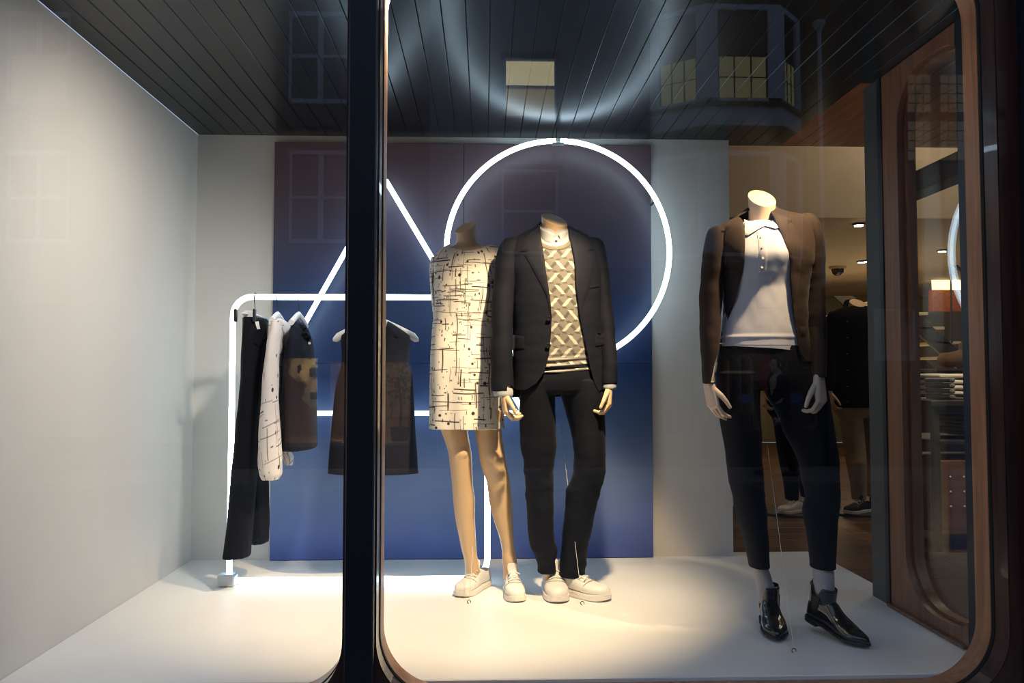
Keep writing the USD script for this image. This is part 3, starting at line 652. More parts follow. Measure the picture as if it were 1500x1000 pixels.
def ankle_boot(parent, heel, ang, L, pitch=0.0, mir=1, label=None, wid=1.18):
    k = L/0.265; rows = [(a, w*k*wid, h*k, y*k*mir, z) for a, w, h, y, z in BOOT]; zb = 0.016*k
    foot = place(shoe_rings(rows, L), (0, 0, zb-0.003))
    sh = rings_mesh([ell((x*L, 0, z*k), rx*k, ry*k, 40, 2.2) for x, z, rx, ry in ((0.20, 0.03, .050, .030), (0.195, 0.07, .051, .033), (0.185, 0.10, .051, .036), (0.178, 0.128, .052, .038), (0.176, 0.142, .052, .0385))])
    up = stack_fuse([foot, sh], 0.006, 10); v = np.array(up.vertices)
    cut = m3.Manifold.cylinder(0.09, 0.046*k, 0.048*k, 40).scale([1, 0.72, 1]).translate([0.178*L, 0, 0.085*k])
    dip = prism(Polygon([(0.10*L, 0.2), (0.115*L, 0.140*k), (0.15*L, 0.119*k), (0.22*L, 0.117*k), (0.26*L, 0.138*k), (0.30*L, 0.2)]), -0.1, 0.1)
    upm = tmm(man(up)-cut-man(dip))
    Tp = trimesh.transformations.rotation_matrix(pitch, [0, 1, 0], [0.78*L, 0, 0])
    def put(m): o = tm(m.vertices, m.faces); v = np.array(o.vertices); b = v.copy(); o.apply_transform(Tp); w_ = np.clip((0.80*L-b[:, 0])/(0.12*L), 0, 1)[:, None]; o = tm(b*(1-w_)+np.array(o.vertices)*w_, o.faces); return place(o, heel, ang)
    u = obj('ankle_boot', put(upm), patent, parent, smooth=50, label=label)
    so = tmm(ext_poly(sole_poly(rows, L, 0.003*k), zb-0.009*k, zb+0.001, 0.002).refine_to_length(0.012)); vv = np.array(so.vertices)
    vv[:, 2] -= 0.0; obj('sole', put(tm(vv, so.faces)), solb, u)
    hp = sole_poly(rows, L, 0.002*k).intersection(sbox(-0.1, -0.1, 0.24*L, 0.1))
    obj('heel', put(tmm(ext_poly(hp, -0.004*k, zb-0.008*k, 0.002))), solb, u)
    for sg in (-1, 1):
        g_ = Polygon([(0.135*L, 0.115*k), (0.225*L, 0.113*k), (0.205*L, 0.045*k), (0.155*L, 0.045*k)])
        n_ = 8; ring_ = [ell((0.18*L, sg*(0.0355-0.0015*(z < 0.06)+0.0015*(z > 0.1))*k, z*k), (0.012+0.008*(z-0.045)/0.07)*k, 0.0018*k, 16) for z in (0.05, 0.065, 0.085, 0.108)]
        obj('elastic_gore', put(rings_mesh(ring_)), solb, u)
    obj('pull_tab', put(box(-0.003*k+0.0*L, 0.006*k, -0.008*k, 0.008*k, 0.10*k, 0.150*k, 0.002)), solb, u)
    return u

# ---- prints
def print_plan(seed, W, H, nl, nd, nb):
    r = np.random.default_rng(seed); S = []
    for _ in range(nl):
        l = r.uniform(0.03, 0.14); w = r.choice([0.0010, 0.0014, 0.0019, 0.0027], p=[.3, .3, .25, .15]); x, y = r.uniform(0, W), r.uniform(0, H)
        S.append((x, y, l/2, w, 0) if r.random() < 0.48 else (x, y, w, l/2, 0))
    for _ in range(nd):
        l = r.uniform(0.004, 0.016); x, y = r.uniform(0, W), r.uniform(0, H); w = r.uniform(0.0012, 0.0026)
        S.append((x, y, w, l/2, 0) if r.random() < 0.7 else (x, y, l/2, w, 0))
    for _ in range(nb):
        rd = r.choice([0.0026, 0.0036, 0.006, 0.0078], p=[.35, .25, .25, .15]); S.append((r.uniform(0, W), r.uniform(0, H), rd, rd, 1))
    return S
def print_ink(u, v, S, aa=0.0011):
    ink = np.zeros(len(u)); o = np.argsort(v); us, vs = u[o], v[o]; res = np.zeros(len(u))
    for x, y, a, b, kind in S:
        i0, i1 = np.searchsorted(vs, [y-b-2*aa, y+b+2*aa]); uu, vv = us[i0:i1], vs[i0:i1]
        if kind: d = np.hypot(uu-x, vv-y)-a
        else: d = np.maximum(np.abs(uu-x+0.002*np.sin(vv*40))-a, np.abs(vv-y+0.002*np.sin(uu*35+x*50))-b)
        res[i0:i1] = np.maximum(res[i0:i1], np.clip(0.5-d/(2*aa), 0, 1))
    ink[o] = res; return ink
def two_tone(ink, paper, inkc): return np.asarray(paper)*(1-ink[:, None])+np.asarray(inkc)*ink[:, None]

# ================================================================== the man: suit, patterned sweater, white sneakers
YM = 3.28
man_t = thing('mannequin', 'headless male mannequin in a dark navy suit over a grey zigzag sweater', 'mannequin')
jt = [(325, 790, 833, .03, .055), (332, 784, 841, .025, .068), (340, 770, 853, .02, .080), (348, 754, 866, .012, .092), (358, 742, 878, .006, .104), (374, 740, 884, 0, .118), (400, 745, 886, 0, .130), (440, 750, 886, 0, .132), (480, 751, 885, 0, .127), (510, 751, 887, 0, .127), (545, 750, 888, 0, .131), (582, 749, 888, 0, .134)]
sl = [(349, 741, 770, .0, .035), (356, 734, 771, 0, .055), (375, 727, 768, 0, .068), (400, 724, 762, 0, .068), (440, 720, 753, -.01, .060), (480, 720, 751, -.025, .055), (520, 719, 751, -.04, .052), (555, 719, 753, -.05, .046), (573, 720, 753, -.055, .042)]
sr = [(349, 854, 877, .0, .035), (356, 852, 884, 0, .055), (375, 855, 888, 0, .068), (400, 862, 892, 0, .066), (440, 870, 896, -.01, .060), (480, 875, 900, -.025, .055), (520, 879, 903, -.04, .052), (545, 881, 904, -.05, .046), (563, 881, 904, -.055, .042)]
out_ = stack_fuse([sil(jt, YM, 50), sil(sl, YM, 40, 36), sil(sr, YM, 40, 36)], 0.011, 10)
fold = lambda v: np.clip((P(0, 360, YM)[2]-v[:, 2])/0.1, 0.15, 1)
out_ = wrinkle(out_, 0.0045, (9, 9, 14), 3, fold)
inner = man(sil([(296, 790, 833, .03, .055)]+[(r[0]-1, r[1], r[2], r[3], r[4]) for r in jt[:-1]]+[(600, 749, 888, 0, .134)], YM, 40, 48, grow=-0.009))
opening = pxpoly([(793, 296), (793, 345), (799, 400), (805, 440), (808, 464), (807, 490), (804, 520), (797, 545), (786, 561), (771, 571), (757, 571), (744, 560), (740, 600), (900, 600), (893, 566), (880, 574), (872, 560), (866, 540), (858, 500), (849, 460), (844, 420), (842, 380), (836, 345), (834, 296)], YM-0.12)
cutter = man(prism(opening, YM-0.4, YM-0.005))
side_ = man(prism(pxpoly([(822, 290), (822, 329), (834, 333), (842, 338), (856, 338), (856, 290)], YM), YM-0.4, YM+0.4))
jm = tmm(man(out_)-inner-cutter-side_)
jk = obj('blazer', jm, suit, man_t, smooth=50)
fs = Front(out_)
lap = [([(789, 328), (778, 338), (768, 350), (761, 366), (772, 367), (769, 372), (778, 388), (790, 412), (800, 432), (808, 466), (806, 440), (800, 400), (793, 345), (793, 328)], 'lapel'),
       ([(836, 330), (836, 345), (842, 380), (844, 420), (850, 462), (857, 440), (866, 412), (872, 385), (873, 370), (864, 366), (872, 362), (866, 350), (852, 338)], 'lapel')]
for pp, nm in lap: obj(nm, patch(pxpoly(pp, YM-0.12), fs, 0.001, 0.005, 0.007), suit_l, jk)
for pp in ([(751, 488), (769, 492), (769, 510), (752, 511)], [(873, 488), (888, 486), (888, 504), (874, 507)]):
    obj('pocket_flap', patch(pxpoly(pp, YM-0.12), fs, 0.001, 0.005, 0.006), suit_l, jk)
obj('breast_pocket', patch(pxpoly([(864, 418), (880, 414), (880, 418), (864, 422)], YM-0.12), fs, 0.001, 0.004, 0.005), suit_l, jk)
for q in ((804, 466), (803, 506)):
    w_ = P(*q, YM-0.13); w_[1] = fs(w_[0], w_[2])-0.006; obj('button', place(lathe([(0.001, 0), (0.009, 0), (0.0105, 0.003), (0.008, 0.005), (0.001, 0.004)], 16), w_, rx=pi/2), buttonm, jk)
# sweater
sw_rows = [(343, 784, 846, .012, .074), (352, 779, 853, .01, .086), (360, 772, 862, .005, .094), (375, 764, 872, 0, .108), (400, 762, 874, 0, .116), (440, 765, 873, 0, .118), (500, 765, 873, 0, .113), (530, 766, 874, 0, .114), (546, 767, 875, 0, .115)]
swm = sil(sw_rows, YM, 190, 300); v = np.array(swm.vertices)
zh = P(0, 546, YM)[2]; dz = v[:, 2]-zh; nrm = swm.vertex_normals*[1, 1, 0]
roll = 0.006*(np.sin((dz-0.004+0.01*np.sin(v[:, 0]*9))*2*pi/0.024))*np.clip(1-dz/0.085, 0, 1)**0.7*(dz < 0.085)
v = v+nrm*(roll+(meshkit.fbm(v*[10, 10, 16], 3, 5)-0.5)*0.008)[:, None]; swm = tm(v, swm.faces)
def sweater_col(p):
    sc = YM/FPX*0.965; x0, _, z0 = P(722+50, 370, YM-0.1); X = (p[:, 0]-x0)/sc; Z = (z0-p[:, 2])/sc
    base = np.tile(np.array([0.165, 0.148, 0.122]), (len(p), 1)); cream, dk = np.array([0.48, 0.43, 0.35]), np.array([0.075, 0.066, 0.055])
    HX, HZ = 19.5, 37.0
    def bar(cx, cz, sx, sz, t_):      # a slanted bar, one period
        gx = (X-cx) % HX; gx = np.where(gx > HX/2, gx-HX, gx); gz = (Z-cz) % HZ; gz = np.where(gz > HZ/2, gz-HZ, gz)
        res = np.zeros(len(p), bool)
        for ox in (-HX, 0, HX): res |= (np.abs(gz) < sz) & (np.abs((gx+ox)-gz*sx) < t_)
        return res
    base[bar(9.5, 0, 0.85, 9.5, 3.0)] = dk; base[bar(0, 18.5, -0.85, 9.5, 3.0)] = dk
    base[bar(0, 0, -0.85, 6.5, 2.8)] = cream; base[bar(9.5, 18.5, 0.85, 6.5, 2.8)] = cream
    neckb = p[:, 2] > P(0, 364, YM)[2]; base[neckb] = (0.15, 0.132, 0.11)
    hem = np.clip(1-(p[:, 2]-zh)/0.075, 0, 1) > 0; st = (np.sin((p[:, 2]-zh)*2*pi/0.024) > 0.35) & hem; base[st] = (0.33, 0.29, 0.24)
    return base
swm_full = swm
swm = tmm(man(swm)-man(prism(pxpoly([(788, 320), (788, 345), (791, 350), (797, 355.5), (806, 359.5), (815, 360.5), (825, 358.5), (832, 354), (836, 348), (838, 343), (838, 320)], YM-0.1), YM-0.4, YM+0.4)))
obj('sweater', swm, knitp, man_t, color=sweater_col(np.array(swm.vertices)))
obj('shirt', sil([(340, 786, 842, .01, .072)]+sw_rows[:6], YM, 30, 60, grow=-0.005), shirtw, man_t)
nl = [(788, 345), (791, 350), (797, 355.5), (806, 359.5), (815, 360.5), (825, 358.5), (832, 354), (836, 348), (838, 343)]
obj('neckband', patch(pxpoly(nl+[(843, 346), (840, 353), (834, 359.5), (826, 364.5), (815, 366.5), (805, 365.5), (795, 361), (788, 355), (783, 348)], YM-0.1), Front(swm_full), 0.0005, 0.005, 0.005), cloth('grey_rib', (0.20, 0.175, 0.14), 0.85, 0.05, 400), man_t)
# shirt collar and cuffs
cz = lambda y: P(0, y, YM)[2]; cxm = P(812, 340, YM)[0]
col = [ell((cxm, YM-0.002, cz(y)), r_, r2, 64) for y, r_, r2 in ((360, .076, .082), (351, .071, .076), (340, .065, .070), (328, .0615, .066), (325.5, .0595, .063), (327, .057, .060), (345, .056, .058))]
for i, e in enumerate(col): e[:, 2] += (e[:, 1]-YM)*0.42*(1 if i > 1 else .6)-0.06*(e[:, 0]-cxm)
fc = Front(rings_mesh([col[0]+(col[3]-col[0])*0+(col[i]*(1-t_)+col[i+1]*t_-col[0]) for i in range(3) for t_ in np.linspace(0, 1, 8, endpoint=False)], caps=False), -0.15)
vee = man(prism(pxpoly([(806, 334), (815, 343.5), (826, 334), (826, 300), (806, 300)], YM-0.06), YM-0.2, YM-0.0))
colm = rings_mesh([np.array(c) for c in col], caps=True)
sc_ = obj('shirt_collar', tmm(man(colm)-vee), shirtw, man_t, smooth=50)
for pp in ([(790, 327), (796, 333), (806, 340), (813, 344), (808, 358), (797, 354), (791, 345)], [(833, 330), (829, 335), (823, 340), (818, 344), (822, 358), (829, 356), (834, 347)]):
    obj('collar_point', patch(pxpoly(pp, YM-0.065), fc, 0.007, 0.005, 0.005, 0.002), shirtw, sc_)
obj('collar_button', place(lathe([(0.001, 0), (0.006, 0), (0.006, 0.002), (0.001, 0.002)], 14), P(815.5, 350, YM-0.088), rx=pi/2), pearl, sc_)
cuffs = []
for rr in ([(568, 722, 751, -.055, .040), (577, 723, 752, -.056, .040), (580, 724, 751, -.056, .037)], [(558, 882, 903, -.055, .040), (567, 882, 903, -.056, .040), (569.5, 883, 902, -.056, .037)]):
    c_ = sil(rr, YM, 8, 36); obj('shirt_cuff', c_, shirtw, man_t)
# trousers
hip = [(532, 768, 872, 0, .108), (555, 763, 882, 0, .116), (572, 762, 885, 0, .108), (577, 764, 884, 0, .09)]
tl = [(556, 764, 826, 0, .105), (585, 761, 813, 0, .097), (620, 761, 814, 0, .088), (650, 762, 815, 0, .082), (680, 767, 812, 0, .075), (705, 769, 811, .01, .070), (740, 771, 811, .02, .066), (770, 773, 811, .04, .064), (792, 775, 813, .06, .062), (803, 777, 817, .07, .064), (812, 783, 816, .08, .060), (820, 785, 813, .09, .058), (827, 787, 814, .10, .060), (837, 788, 814, .11, .060)]
tr = [(556, 812, 884, 0, .105), (585, 823, 886, 0, .100), (610, 830, 886, 0, .091), (640, 838, 887, -.01, .083), (665, 841, 887, -.02, .078), (688, 839, 887, -.02, .075), (705, 835, 884, -.01, .072), (718, 829, 879, 0, .070), (740, 828, 874, .01, .066), (770, 825, 868, .03, .064), (800, 822, 862, .07, .062), (826, 820, 857, .10, .060), (843, 819, 856, .115, .060)]
trm = stack_fuse([sil(hip, YM, 14), sil(tl, YM, 60, 40), sil(tr, YM, 60, 40)], 0.012, 8)
zt_ = P(0, 600, YM)[2]
trm = wrinkle(trm, 0.009, (10, 10, 20), 8, lambda v: 0.25+0.75*np.exp(-((v[:, 2]-0.12)/0.10)**2)+0.6*np.exp(-((v[:, 2]-0.48)/0.10)**2))
tro = obj('trousers', trm, trouserm, man_t, smooth=60)
ft = Front(trm)
for pp in ([P(790, 600, YM-.09), P(791.5, 600, YM-.09), P(793.5, 700, YM-.06), P(795, 800, YM+.01), P(793.5, 800, YM+.01), P(792, 700, YM-.06)],): obj('crease', patch(Polygon([q[[0, 2]] for q in pp]), ft, 0.0, 0.002, 0.006), trouserm, tro)
obj('fly_seam', patch(pxpoly([(818, 545), (819.5, 545), (817.5, 578), (816, 578)], YM-0.1), ft, 0.0, 0.0025, 0.004), trouserm, tro)
obj('waistband', tube(np.array(ell((P(820, 537, YM)[0], YM, P(0, 537, YM)[2]), 0.152, 0.110, 60)), 0.007, 8, closed=True), trouserm, tro)
# body
cN = P(812, 322, YM)
nk, ntop = neck([(P(812, 0, YM)[0], YM+.01, cz(372), .14, .075, 0), (P(812, 0, YM)[0], YM+.01, cz(358), .085, .066, 0), (cN[0], YM, cz(344), .055, .058, .3), (cN[0], YM, cz(332), .0535, .057, .8), (cN[0], YM, cN[2], .0545, .060, 1)], -0.30, 0.58)
def torso(rows, Y, grow): return sil(rows, Y, 30, 40, grow=grow)
hL = hand(P(738, 576, YM-0.06), (0.10, -0.10, -1), (0.10, -1, -0.1), (1, 0.15, 0), 0.84, (38, 42, 30))
hR = hand(P(893, 566, YM-0.06), (-0.06, -0.10, -1), (-0.10, -1, -0.1), (-1, 0.15, 0), 0.84, (34, 42, 30))
def arm(rows, Y, g): return sil(rows, Y, 26, 24, grow=g)
bod = stack_fuse([torso(sw_rows+[(570, 772, 870, 0, .10)], YM, -0.012), arm(sl+[(582, 731, 746, -.06, .024)], YM, -0.010), arm(sr+[(572, 886, 900, -.06, .024)], YM, -0.010), sil(hip, YM, 12, 40, grow=-.012), sil([(r[0], r[1], r[2], r[3], r[4]) for r in tl]+[(846, 794, 811, .11, .04), (856, 795, 810, .12, .035)], YM, 40, 30, grow=-0.014), sil(tr+[(850, 826, 850, .115, .04), (858, 826, 850, .12, .035)], YM, 40, 30, grow=-0.014)], 0.02, 4)
bod = tmm(man(bod)+man(hL)+man(hR)+man(nk))
b_ = obj('body', bod, skin, man_t, smooth=40)
obj('neck_cap', cut_disc(ntop), skin_cut, b_)
sneaker(man_t, (*PF(806, 857)[:2]*1.0+np.array([-0.005, 0.0]), 0.0), radians(-88), 0.285, 1)
h0 = PF(893, 880); dr = unit([0.222, -0.175]); sneaker(man_t, (h0[0]-dr[0]*0.285, h0[1]-dr[1]*0.285, 0.0), math.atan2(dr[1], dr[0]), 0.285, -1)
# ================================================================== the woman in the printed dress
YW = 3.425
wom = thing('mannequin', 'headless female mannequin in a white dress with black line print', 'mannequin')
dr_rows = [(353, 672, 712, .015, 0.041), (357, 661, 722, .012, 0.054), (362, 650, 730, .008, 0.065), (368, 642, 734, .004, 0.076), (378, 637, 737, 0, 0.086), (392, 635, 738, -.004, 0.095), (410, 637, 738, -.012, 0.103), (430, 637, 737, -.016, 0.105), (455, 636, 735, -.008, 0.103), (480, 633, 735, 0, 0.103), (510, 630.5, 736, 0, 0.110), (545, 629, 737, 0, 0.117), (585, 628.5, 737, 0, 0.119), (627, 628, 738, 0, 0.121)]
dm = sil(dr_rows, YW, 400, 400)
cutn = man(prism(pxpoly([(664, 300), (659, 352), (660, 359), (668, 364), (680, 367), (690, 367), (702, 364), (714, 358), (722, 353), (722, 300)], YW-0.07), YW-0.4, YW+0.4))
dm = tmm(man(dm)-cutn); v = np.array(dm.vertices); n_ = trimesh.Trimesh(dm.vertices, dm.faces, process=False).vertex_normals
dz = np.clip((P(0, 400, YW)[2]-v[:, 2])/0.6, 0, 1)
ang = np.arctan2(v[:, 0]-P(683, 500, YW)[0], -(v[:, 1]-YW))
v = v+(n_*[1, 1, 0])*((0.005*np.sin(ang*7+2.2)*dz**1.5)+(meshkit.fbm(v*[7, 7, 3], 3, 9)-0.5)*0.012*(0.2+dz))[:, None]
dm = tm(v, dm.faces)
PLAN = print_plan(21, 0.9, 0.9, 470, 520, 240)
zh = P(0, 627, YW)[2]
ink = print_ink(0.45+ang*0.128, v[:, 2]-zh+0.004, PLAN)
dress = obj('dress', dm, dressp, wom, color=two_tone(ink, (0.80, 0.74, 0.66), (0.018, 0.014, 0.012)))
hemt = [ell((P(683, 627, YW)[0], YW, z), 0.1615+g, 0.1335+g, 60) for z, g in ((zh, .0), (zh-0.003, .0005), (zh-0.003, -0.006))]
PL2 = print_plan(5, 0.6, 0.35, 130, 110, 50)
for rows, nm in ((((377, 632, 652, .03, .040), (385, 630, 652, .04, .056), (400, 629, 648, .05, .060), (418, 630, 645, .06, .058), (438, 632, 645, .07, .054), (470, 635, 646, .085, .048)), 0), (((377, 722, 738, .03, .040), (385, 722, 741, .04, .056), (400, 726, 743, .05, .060), (418, 728, 743, .06, .058), (438, 728, 741, .07, .054), (470, 727, 739, .085, .048)), 1)):
    s_ = sil(rows, YW, 120, 160); vs = np.array(s_.vertices); a_ = np.arctan2(vs[:, 0]-vs[:, 0].mean(), -(vs[:, 1]-vs[:, 1].mean()))
    obj('sleeve', s_, dressp, dress, color=two_tone(print_ink(0.3+a_*0.06, vs[:, 2]-vs[:, 2].min()+0.03, PL2), (0.80, 0.74, 0.66), (0.018, 0.014, 0.012)))
ll = [(600, 636, 690, 0, .085), (628, 645, 685.5, 0, .076), (650, 653, 688.5, 0, .068), (665, 657, 691, -.006, .063), (678, 658.5, 691.5, -.004, .058), (690, 660, 692, 0, .055), (710, 662, 693, .012, .056), (735, 664, 696, .022, .056), (760, 667, 696, .027, .052), (785, 672, 697, .032, .045), (805, 676, 698, .036, .038), (820, 680, 700, .037, .036), (834, 681, 703, .040, .038), (848, 680, 704, .04, .040)]
lr = [(600, 690, 740, 0, .085), (628, 695, 735, 0, .076), (655, 700, 738, -.012, .068), (668, 702, 740, -.018, .064), (680, 704, 742, -.014, .059), (690, 707, 744, -.008, .057), (705, 713, 747, .004, .056), (735, 717, 750, .014, .056), (760, 723, 751, .018, .053), (785, 731, 752, .02, .045), (805, 735, 754, .02, .039), (820, 736, 757, .012, .038), (834, 737, 758, .015, .038), (848, 737, 758, .015, .040)]
cw = lambda y: P(0, y, YW)[2]
knees = []
for q, yk in (((722, 667), -.078), ((676, 664), -.062)):
    k_ = P(*q, YW+yk+.012); sp_ = m3.Manifold.sphere(1.0, 24).scale([0.028, 0.022, 0.034]).translate(list(map(float, k_))); knees.append(sp_)
legs = stack_fuse([sil(ll, YW, 50, 36), sil(lr, YW, 50, 36)]+knees, 0.009, 14)
cn = P(682, 333, YW)
nkw, ntw = neck([(P(688, 0, YW)[0], YW+.012, cw(371), .150, .082, 0), (P(688, 0, YW)[0], YW+.012, cw(364), .108, .070, 0), (P(687, 0, YW)[0], YW+.010, cw(358), .072, .060, 0), (P(685, 0, YW)[0], YW+.006, cw(350), .049, .052, .2), (cn[0]+.004, YW, cw(341), .043, .048, .7), (cn[0], YW, cn[2], .0445, .051, 1)], 0.40, 0.52)
def stub_arm(sx, ex): return limb([P(sx, 388, YW+.035), P(ex, 425, YW+.06), P(ex+1.5, 446, YW+.07)], [.024, .022, .018])
A1, A2 = [stub_arm(640, 638.5)], [stub_arm(731, 733)]
bw = stack_fuse([sil(dr_rows[2:], YW, 40, 40, grow=-0.009)]+A1+A2, 0.02, 3)
bw = tmm(man(bw)+man(legs)+man(nkw))
b_ = obj('body', bw, skin, wom, smooth=40); obj('neck_cap', cut_disc(ntw), skin_cut, b_)
obj('support_rod', tube([P(676, 325, YW+0.03), P(678, 300, YW+0.05), P(677.5, 250, YW+0.05)], 0.0018, 6), wirem, wom) if False else None
h0 = PF(670, 875); dr = unit([-0.115, -0.19]); sneaker(wom, (h0[0]-dr[0]*0.245, h0[1]-dr[1]*0.245, 0), math.atan2(dr[1], dr[0]), 0.245, 1, s_z=1.12)
h0 = PF(760, 883); dr = unit([0.03, -0.23]); sneaker(wom, (h0[0]-dr[0]*0.245, h0[1]-dr[1]*0.245, 0), math.atan2(dr[1], dr[0]), 0.245, -1, s_z=1.12)

# ================================================================== the woman in the dark open blazer and white knit polo
YP = 2.86
pol = thing('mannequin', 'headless female mannequin in a white polo top under an open dark blazer', 'mannequin')
bt = [(304, 1095, 1136, .03, .052), (311, 1086, 1150, .028, .066), (318, 1078, 1184, .018, .080), (325, 1064, 1192, .010, .092), (336, 1047, 1194, .004, .104), (350, 1044, 1194, 0, .114), (380, 1050, 1190, -.006, .126), (410, 1058, 1185, 0, .122), (440, 1060, 1182, 0, .118), (470, 1059, 1181, 0, .119), (500, 1056, 1184, 0, .124), (530, 1052, 1189, 0, .130)]
bl_ = [(333, 1041, 1062, 0, .036), (339, 1037, 1066, 0, .050), (350, 1034, 1068, 0, .060), (368, 1031, 1066, 0, .064), (390, 1029, 1062, 0, .060), (420, 1027, 1059, -.002, .054), (450, 1025, 1057, -.006, .051), (480, 1025, 1055, -.012, .049), (510, 1027, 1053, -.020, .045), (540, 1029, 1050, -.028, .041), (562, 1031, 1047, -.034, .037)]
br_ = [(314, 1168, 1188, 0, .036), (320, 1166, 1195, 0, .050), (332, 1168, 1201, 0, .060), (350, 1173, 1204, 0, .064), (380, 1178, 1206, 0, .058), (420, 1182, 1207, -.004, .052), (460, 1184, 1208, -.020, .050), (500, 1186, 1209, -.048, .046), (530, 1188, 1209, -.075, .042), (552, 1190, 1209, -.095, .038)]
op = stack_fuse([sil(bt, YP, 50), sil(bl_, YP, 40, 36), sil(br_, YP, 40, 36)], 0.010, 10)
op = wrinkle(op, 0.006, (9, 9, 12), 31, lambda v: np.clip((P(0, 330, YP)[2]-v[:, 2])/0.12, 0.15, 1))
innp = man(sil([(285, 1095, 1136, .03, .052)]+[(r[0]-1, *r[1:]) for r in bt[:-1]]+[(560, 1050, 1191, 0, .131)], YP, 40, 48, grow=-0.008))
opn = pxpoly([(1095, 296), (1093, 340), (1091, 370), (1090, 400), (1083, 440), (1075, 470), (1064, 500), (1052, 532), (1046, 560), (1192, 560), (1187, 536), (1173, 516), (1169, 495), (1166, 470), (1160, 430), (1155, 385), (1147, 355), (1139, 325), (1137, 296)], YP-0.11)
cutp = man(prism(opn, YP-0.4, YP-0.005))
bz = obj('blazer', tmm(man(op)-innp-cutp), blazm, pol, smooth=50)
fp = Front(op)
for pp in ([(1094, 308), (1084, 314), (1074, 320), (1066, 328), (1063, 334), (1071, 330), (1068, 336), (1066, 350), (1068, 380), (1072, 420), (1074, 462), (1083, 440), (1090, 400), (1091, 370), (1093, 340)],
           [(1137, 306), (1139, 325), (1147, 355), (1155, 385), (1160, 430), (1163, 452), (1169, 425), (1173, 395), (1174, 365), (1170, 338), (1162, 324), (1157, 325), (1163, 319), (1150, 311)]):
    obj('lapel', patch(pxpoly(pp, YP-0.11), fp, 0.001, 0.005, 0.006), blazl, bz)
for pp in ([(1156, 326), (1163, 318.5), (1164, 319.5), (1157, 327)], [(1064, 334.5), (1071, 330.5), (1072, 332), (1069, 333)]):
    obj('notch', patch(pxpoly(pp, YP-0.11), fp, 0.0055, 0.0015, 0.003), joint, bz)
for pp in ([(1174, 478), (1186, 477), (1187, 489), (1176, 491)],): obj('pocket_flap', patch(pxpoly(pp, YP-0.12), fp, 0.001, 0.005, 0.006), blazl, bz)
# polo top
pt = [(327, 1084, 1152, .012, .066), (332, 1072, 1168, .006, .082), (341, 1062, 1176, -.002, .096), (360, 1060, 1178, -.014, .110), (378, 1061, 1177, -.020, .117), (398, 1063, 1174, -.014, .112), (425, 1064, 1172, -.004, .104), (460, 1061, 1173, 0, .105), (490, 1058, 1177, 0, .110), (511.5, 1056, 1179, 0, .114)]
pm = sil(pt, YP, 120, 120); v = np.array(pm.vertices); zh = P(0, 511.5, YP)[2]
v[:, 2] -= np.clip(1-(v[:, 2]-zh)/0.12, 0, 1)*(0.010*(v[:, 0]-P(1115, 500, YP)[0])/0.13)
nv = tm(v, pm.faces).vertex_normals*[1, 1, 0]
v = v+nv*((meshkit.fbm(v*[12, 12, 7], 3, 12)-0.5)*0.010+0.004*np.clip(1-np.abs(v[:, 2]-zh-0.045)/0.01, 0, 1))[:, None]
pm = tm(v, pm.faces); ps = obj('polo_top', pm, polom, pol, smooth=60); fq = Front(pm)
obj('placket', patch(pxpoly([(1111, 334), (1122, 334), (1122.5, 398), (1117, 401), (1111.5, 398)], YP-0.12), fq, 0.0005, 0.003, 0.005), polom, ps)
for py in (346, 362, 378, 391):
    w_ = P(1117, py, YP-0.13); w_[1] = fq(w_[0], w_[2])-0.0035; obj('button', place(lathe([(0.001, 0), (0.0045, 0), (0.0045, 0.002), (0.001, 0.002)], 12), w_, rx=pi/2), pearl, ps)
obj('hem_band', patch(pxpoly([(1062, 500), (1105, 503), (1168, 503), (1170, 505), (1105, 505), (1062, 502)], YP-0.12), fq, 0.0, 0.002, 0.006), polom, ps)
cp = lambda y: P(0, y, YP)[2]; cpx = P(1116, 320, YP)[0]
ring_c = [ell((cpx, YP+.002, cp(y)), a, b, 56) for y, a, b in ((334, .068, .072), (325, .061, .066), (317, .0545, .060), (316, .052, .0575), (325, .052, .057))]
for e in ring_c: e[:, 2] += (e[:, 1]-YP)*0.34
cring = rings_mesh(ring_c); obj('collar_stand', cring, polom, ps)
for pp, o_ in (([(1095, 318), (1094, 330), (1088, 343), (1095, 345), (1108, 337), (1119, 331), (1112, 327), (1103, 323)], 0), ([(1138, 319), (1131, 324), (1119, 331), (1132, 336), (1144, 334), (1143, 327)], 0)):
    obj('collar_leaf', patch(pxpoly(pp, YP-0.09), lambda x, z: np.minimum(np.full(len(x), YP-0.068)-0.50*np.clip(cp(318)-z, 0, .2)+3.0*(x-cpx)**2, fq(x, z))-0.002, 0.003, 0.004, 0.006, 0.003), polom, ps)
# trousers
hp = [(498, 1060, 1180, 0, .104), (525, 1053, 1190, 0, .112), (555, 1049, 1203, 0, .112), (568, 1050, 1208, 0, .104)]
pl1 = [(545, 1049, 1124, 0, .104), (575, 1050, 1111, 0, .097), (610, 1055, 1112, -.01, .086), (640, 1060, 1114, -.012, .080), (670, 1065, 1115, -.01, .074), (700, 1068, 1117, 0, .070), (730, 1075, 1119, .01, .066), (770, 1084, 1123, .02, .062), (800, 1092, 1125, .05, .058), (830, 1099, 1126, .075, .054)]
pr1 = [(545, 1108, 1201, 0, .104), (575, 1122, 1211, -.005, .097), (610, 1141, 1217, -.02, .086), (640, 1153, 1222, -.03, .080), (660, 1164, 1225, -.035, .076), (683, 1173, 1227, -.035, .073), (710, 1178, 1228, -.03, .070), (728, 1181, 1228, -.025, .069), (745, 1177.5, 1227, -.02, .067), (772, 1181, 1225, -.01, .064), (800, 1186, 1223, 0, .060), (831, 1189, 1222, .01, .057)]
pt_m = stack_fuse([sil(hp, YP, 14), sil(pl1, YP, 60, 40), sil(pr1, YP, 60, 40)], 0.011, 8)
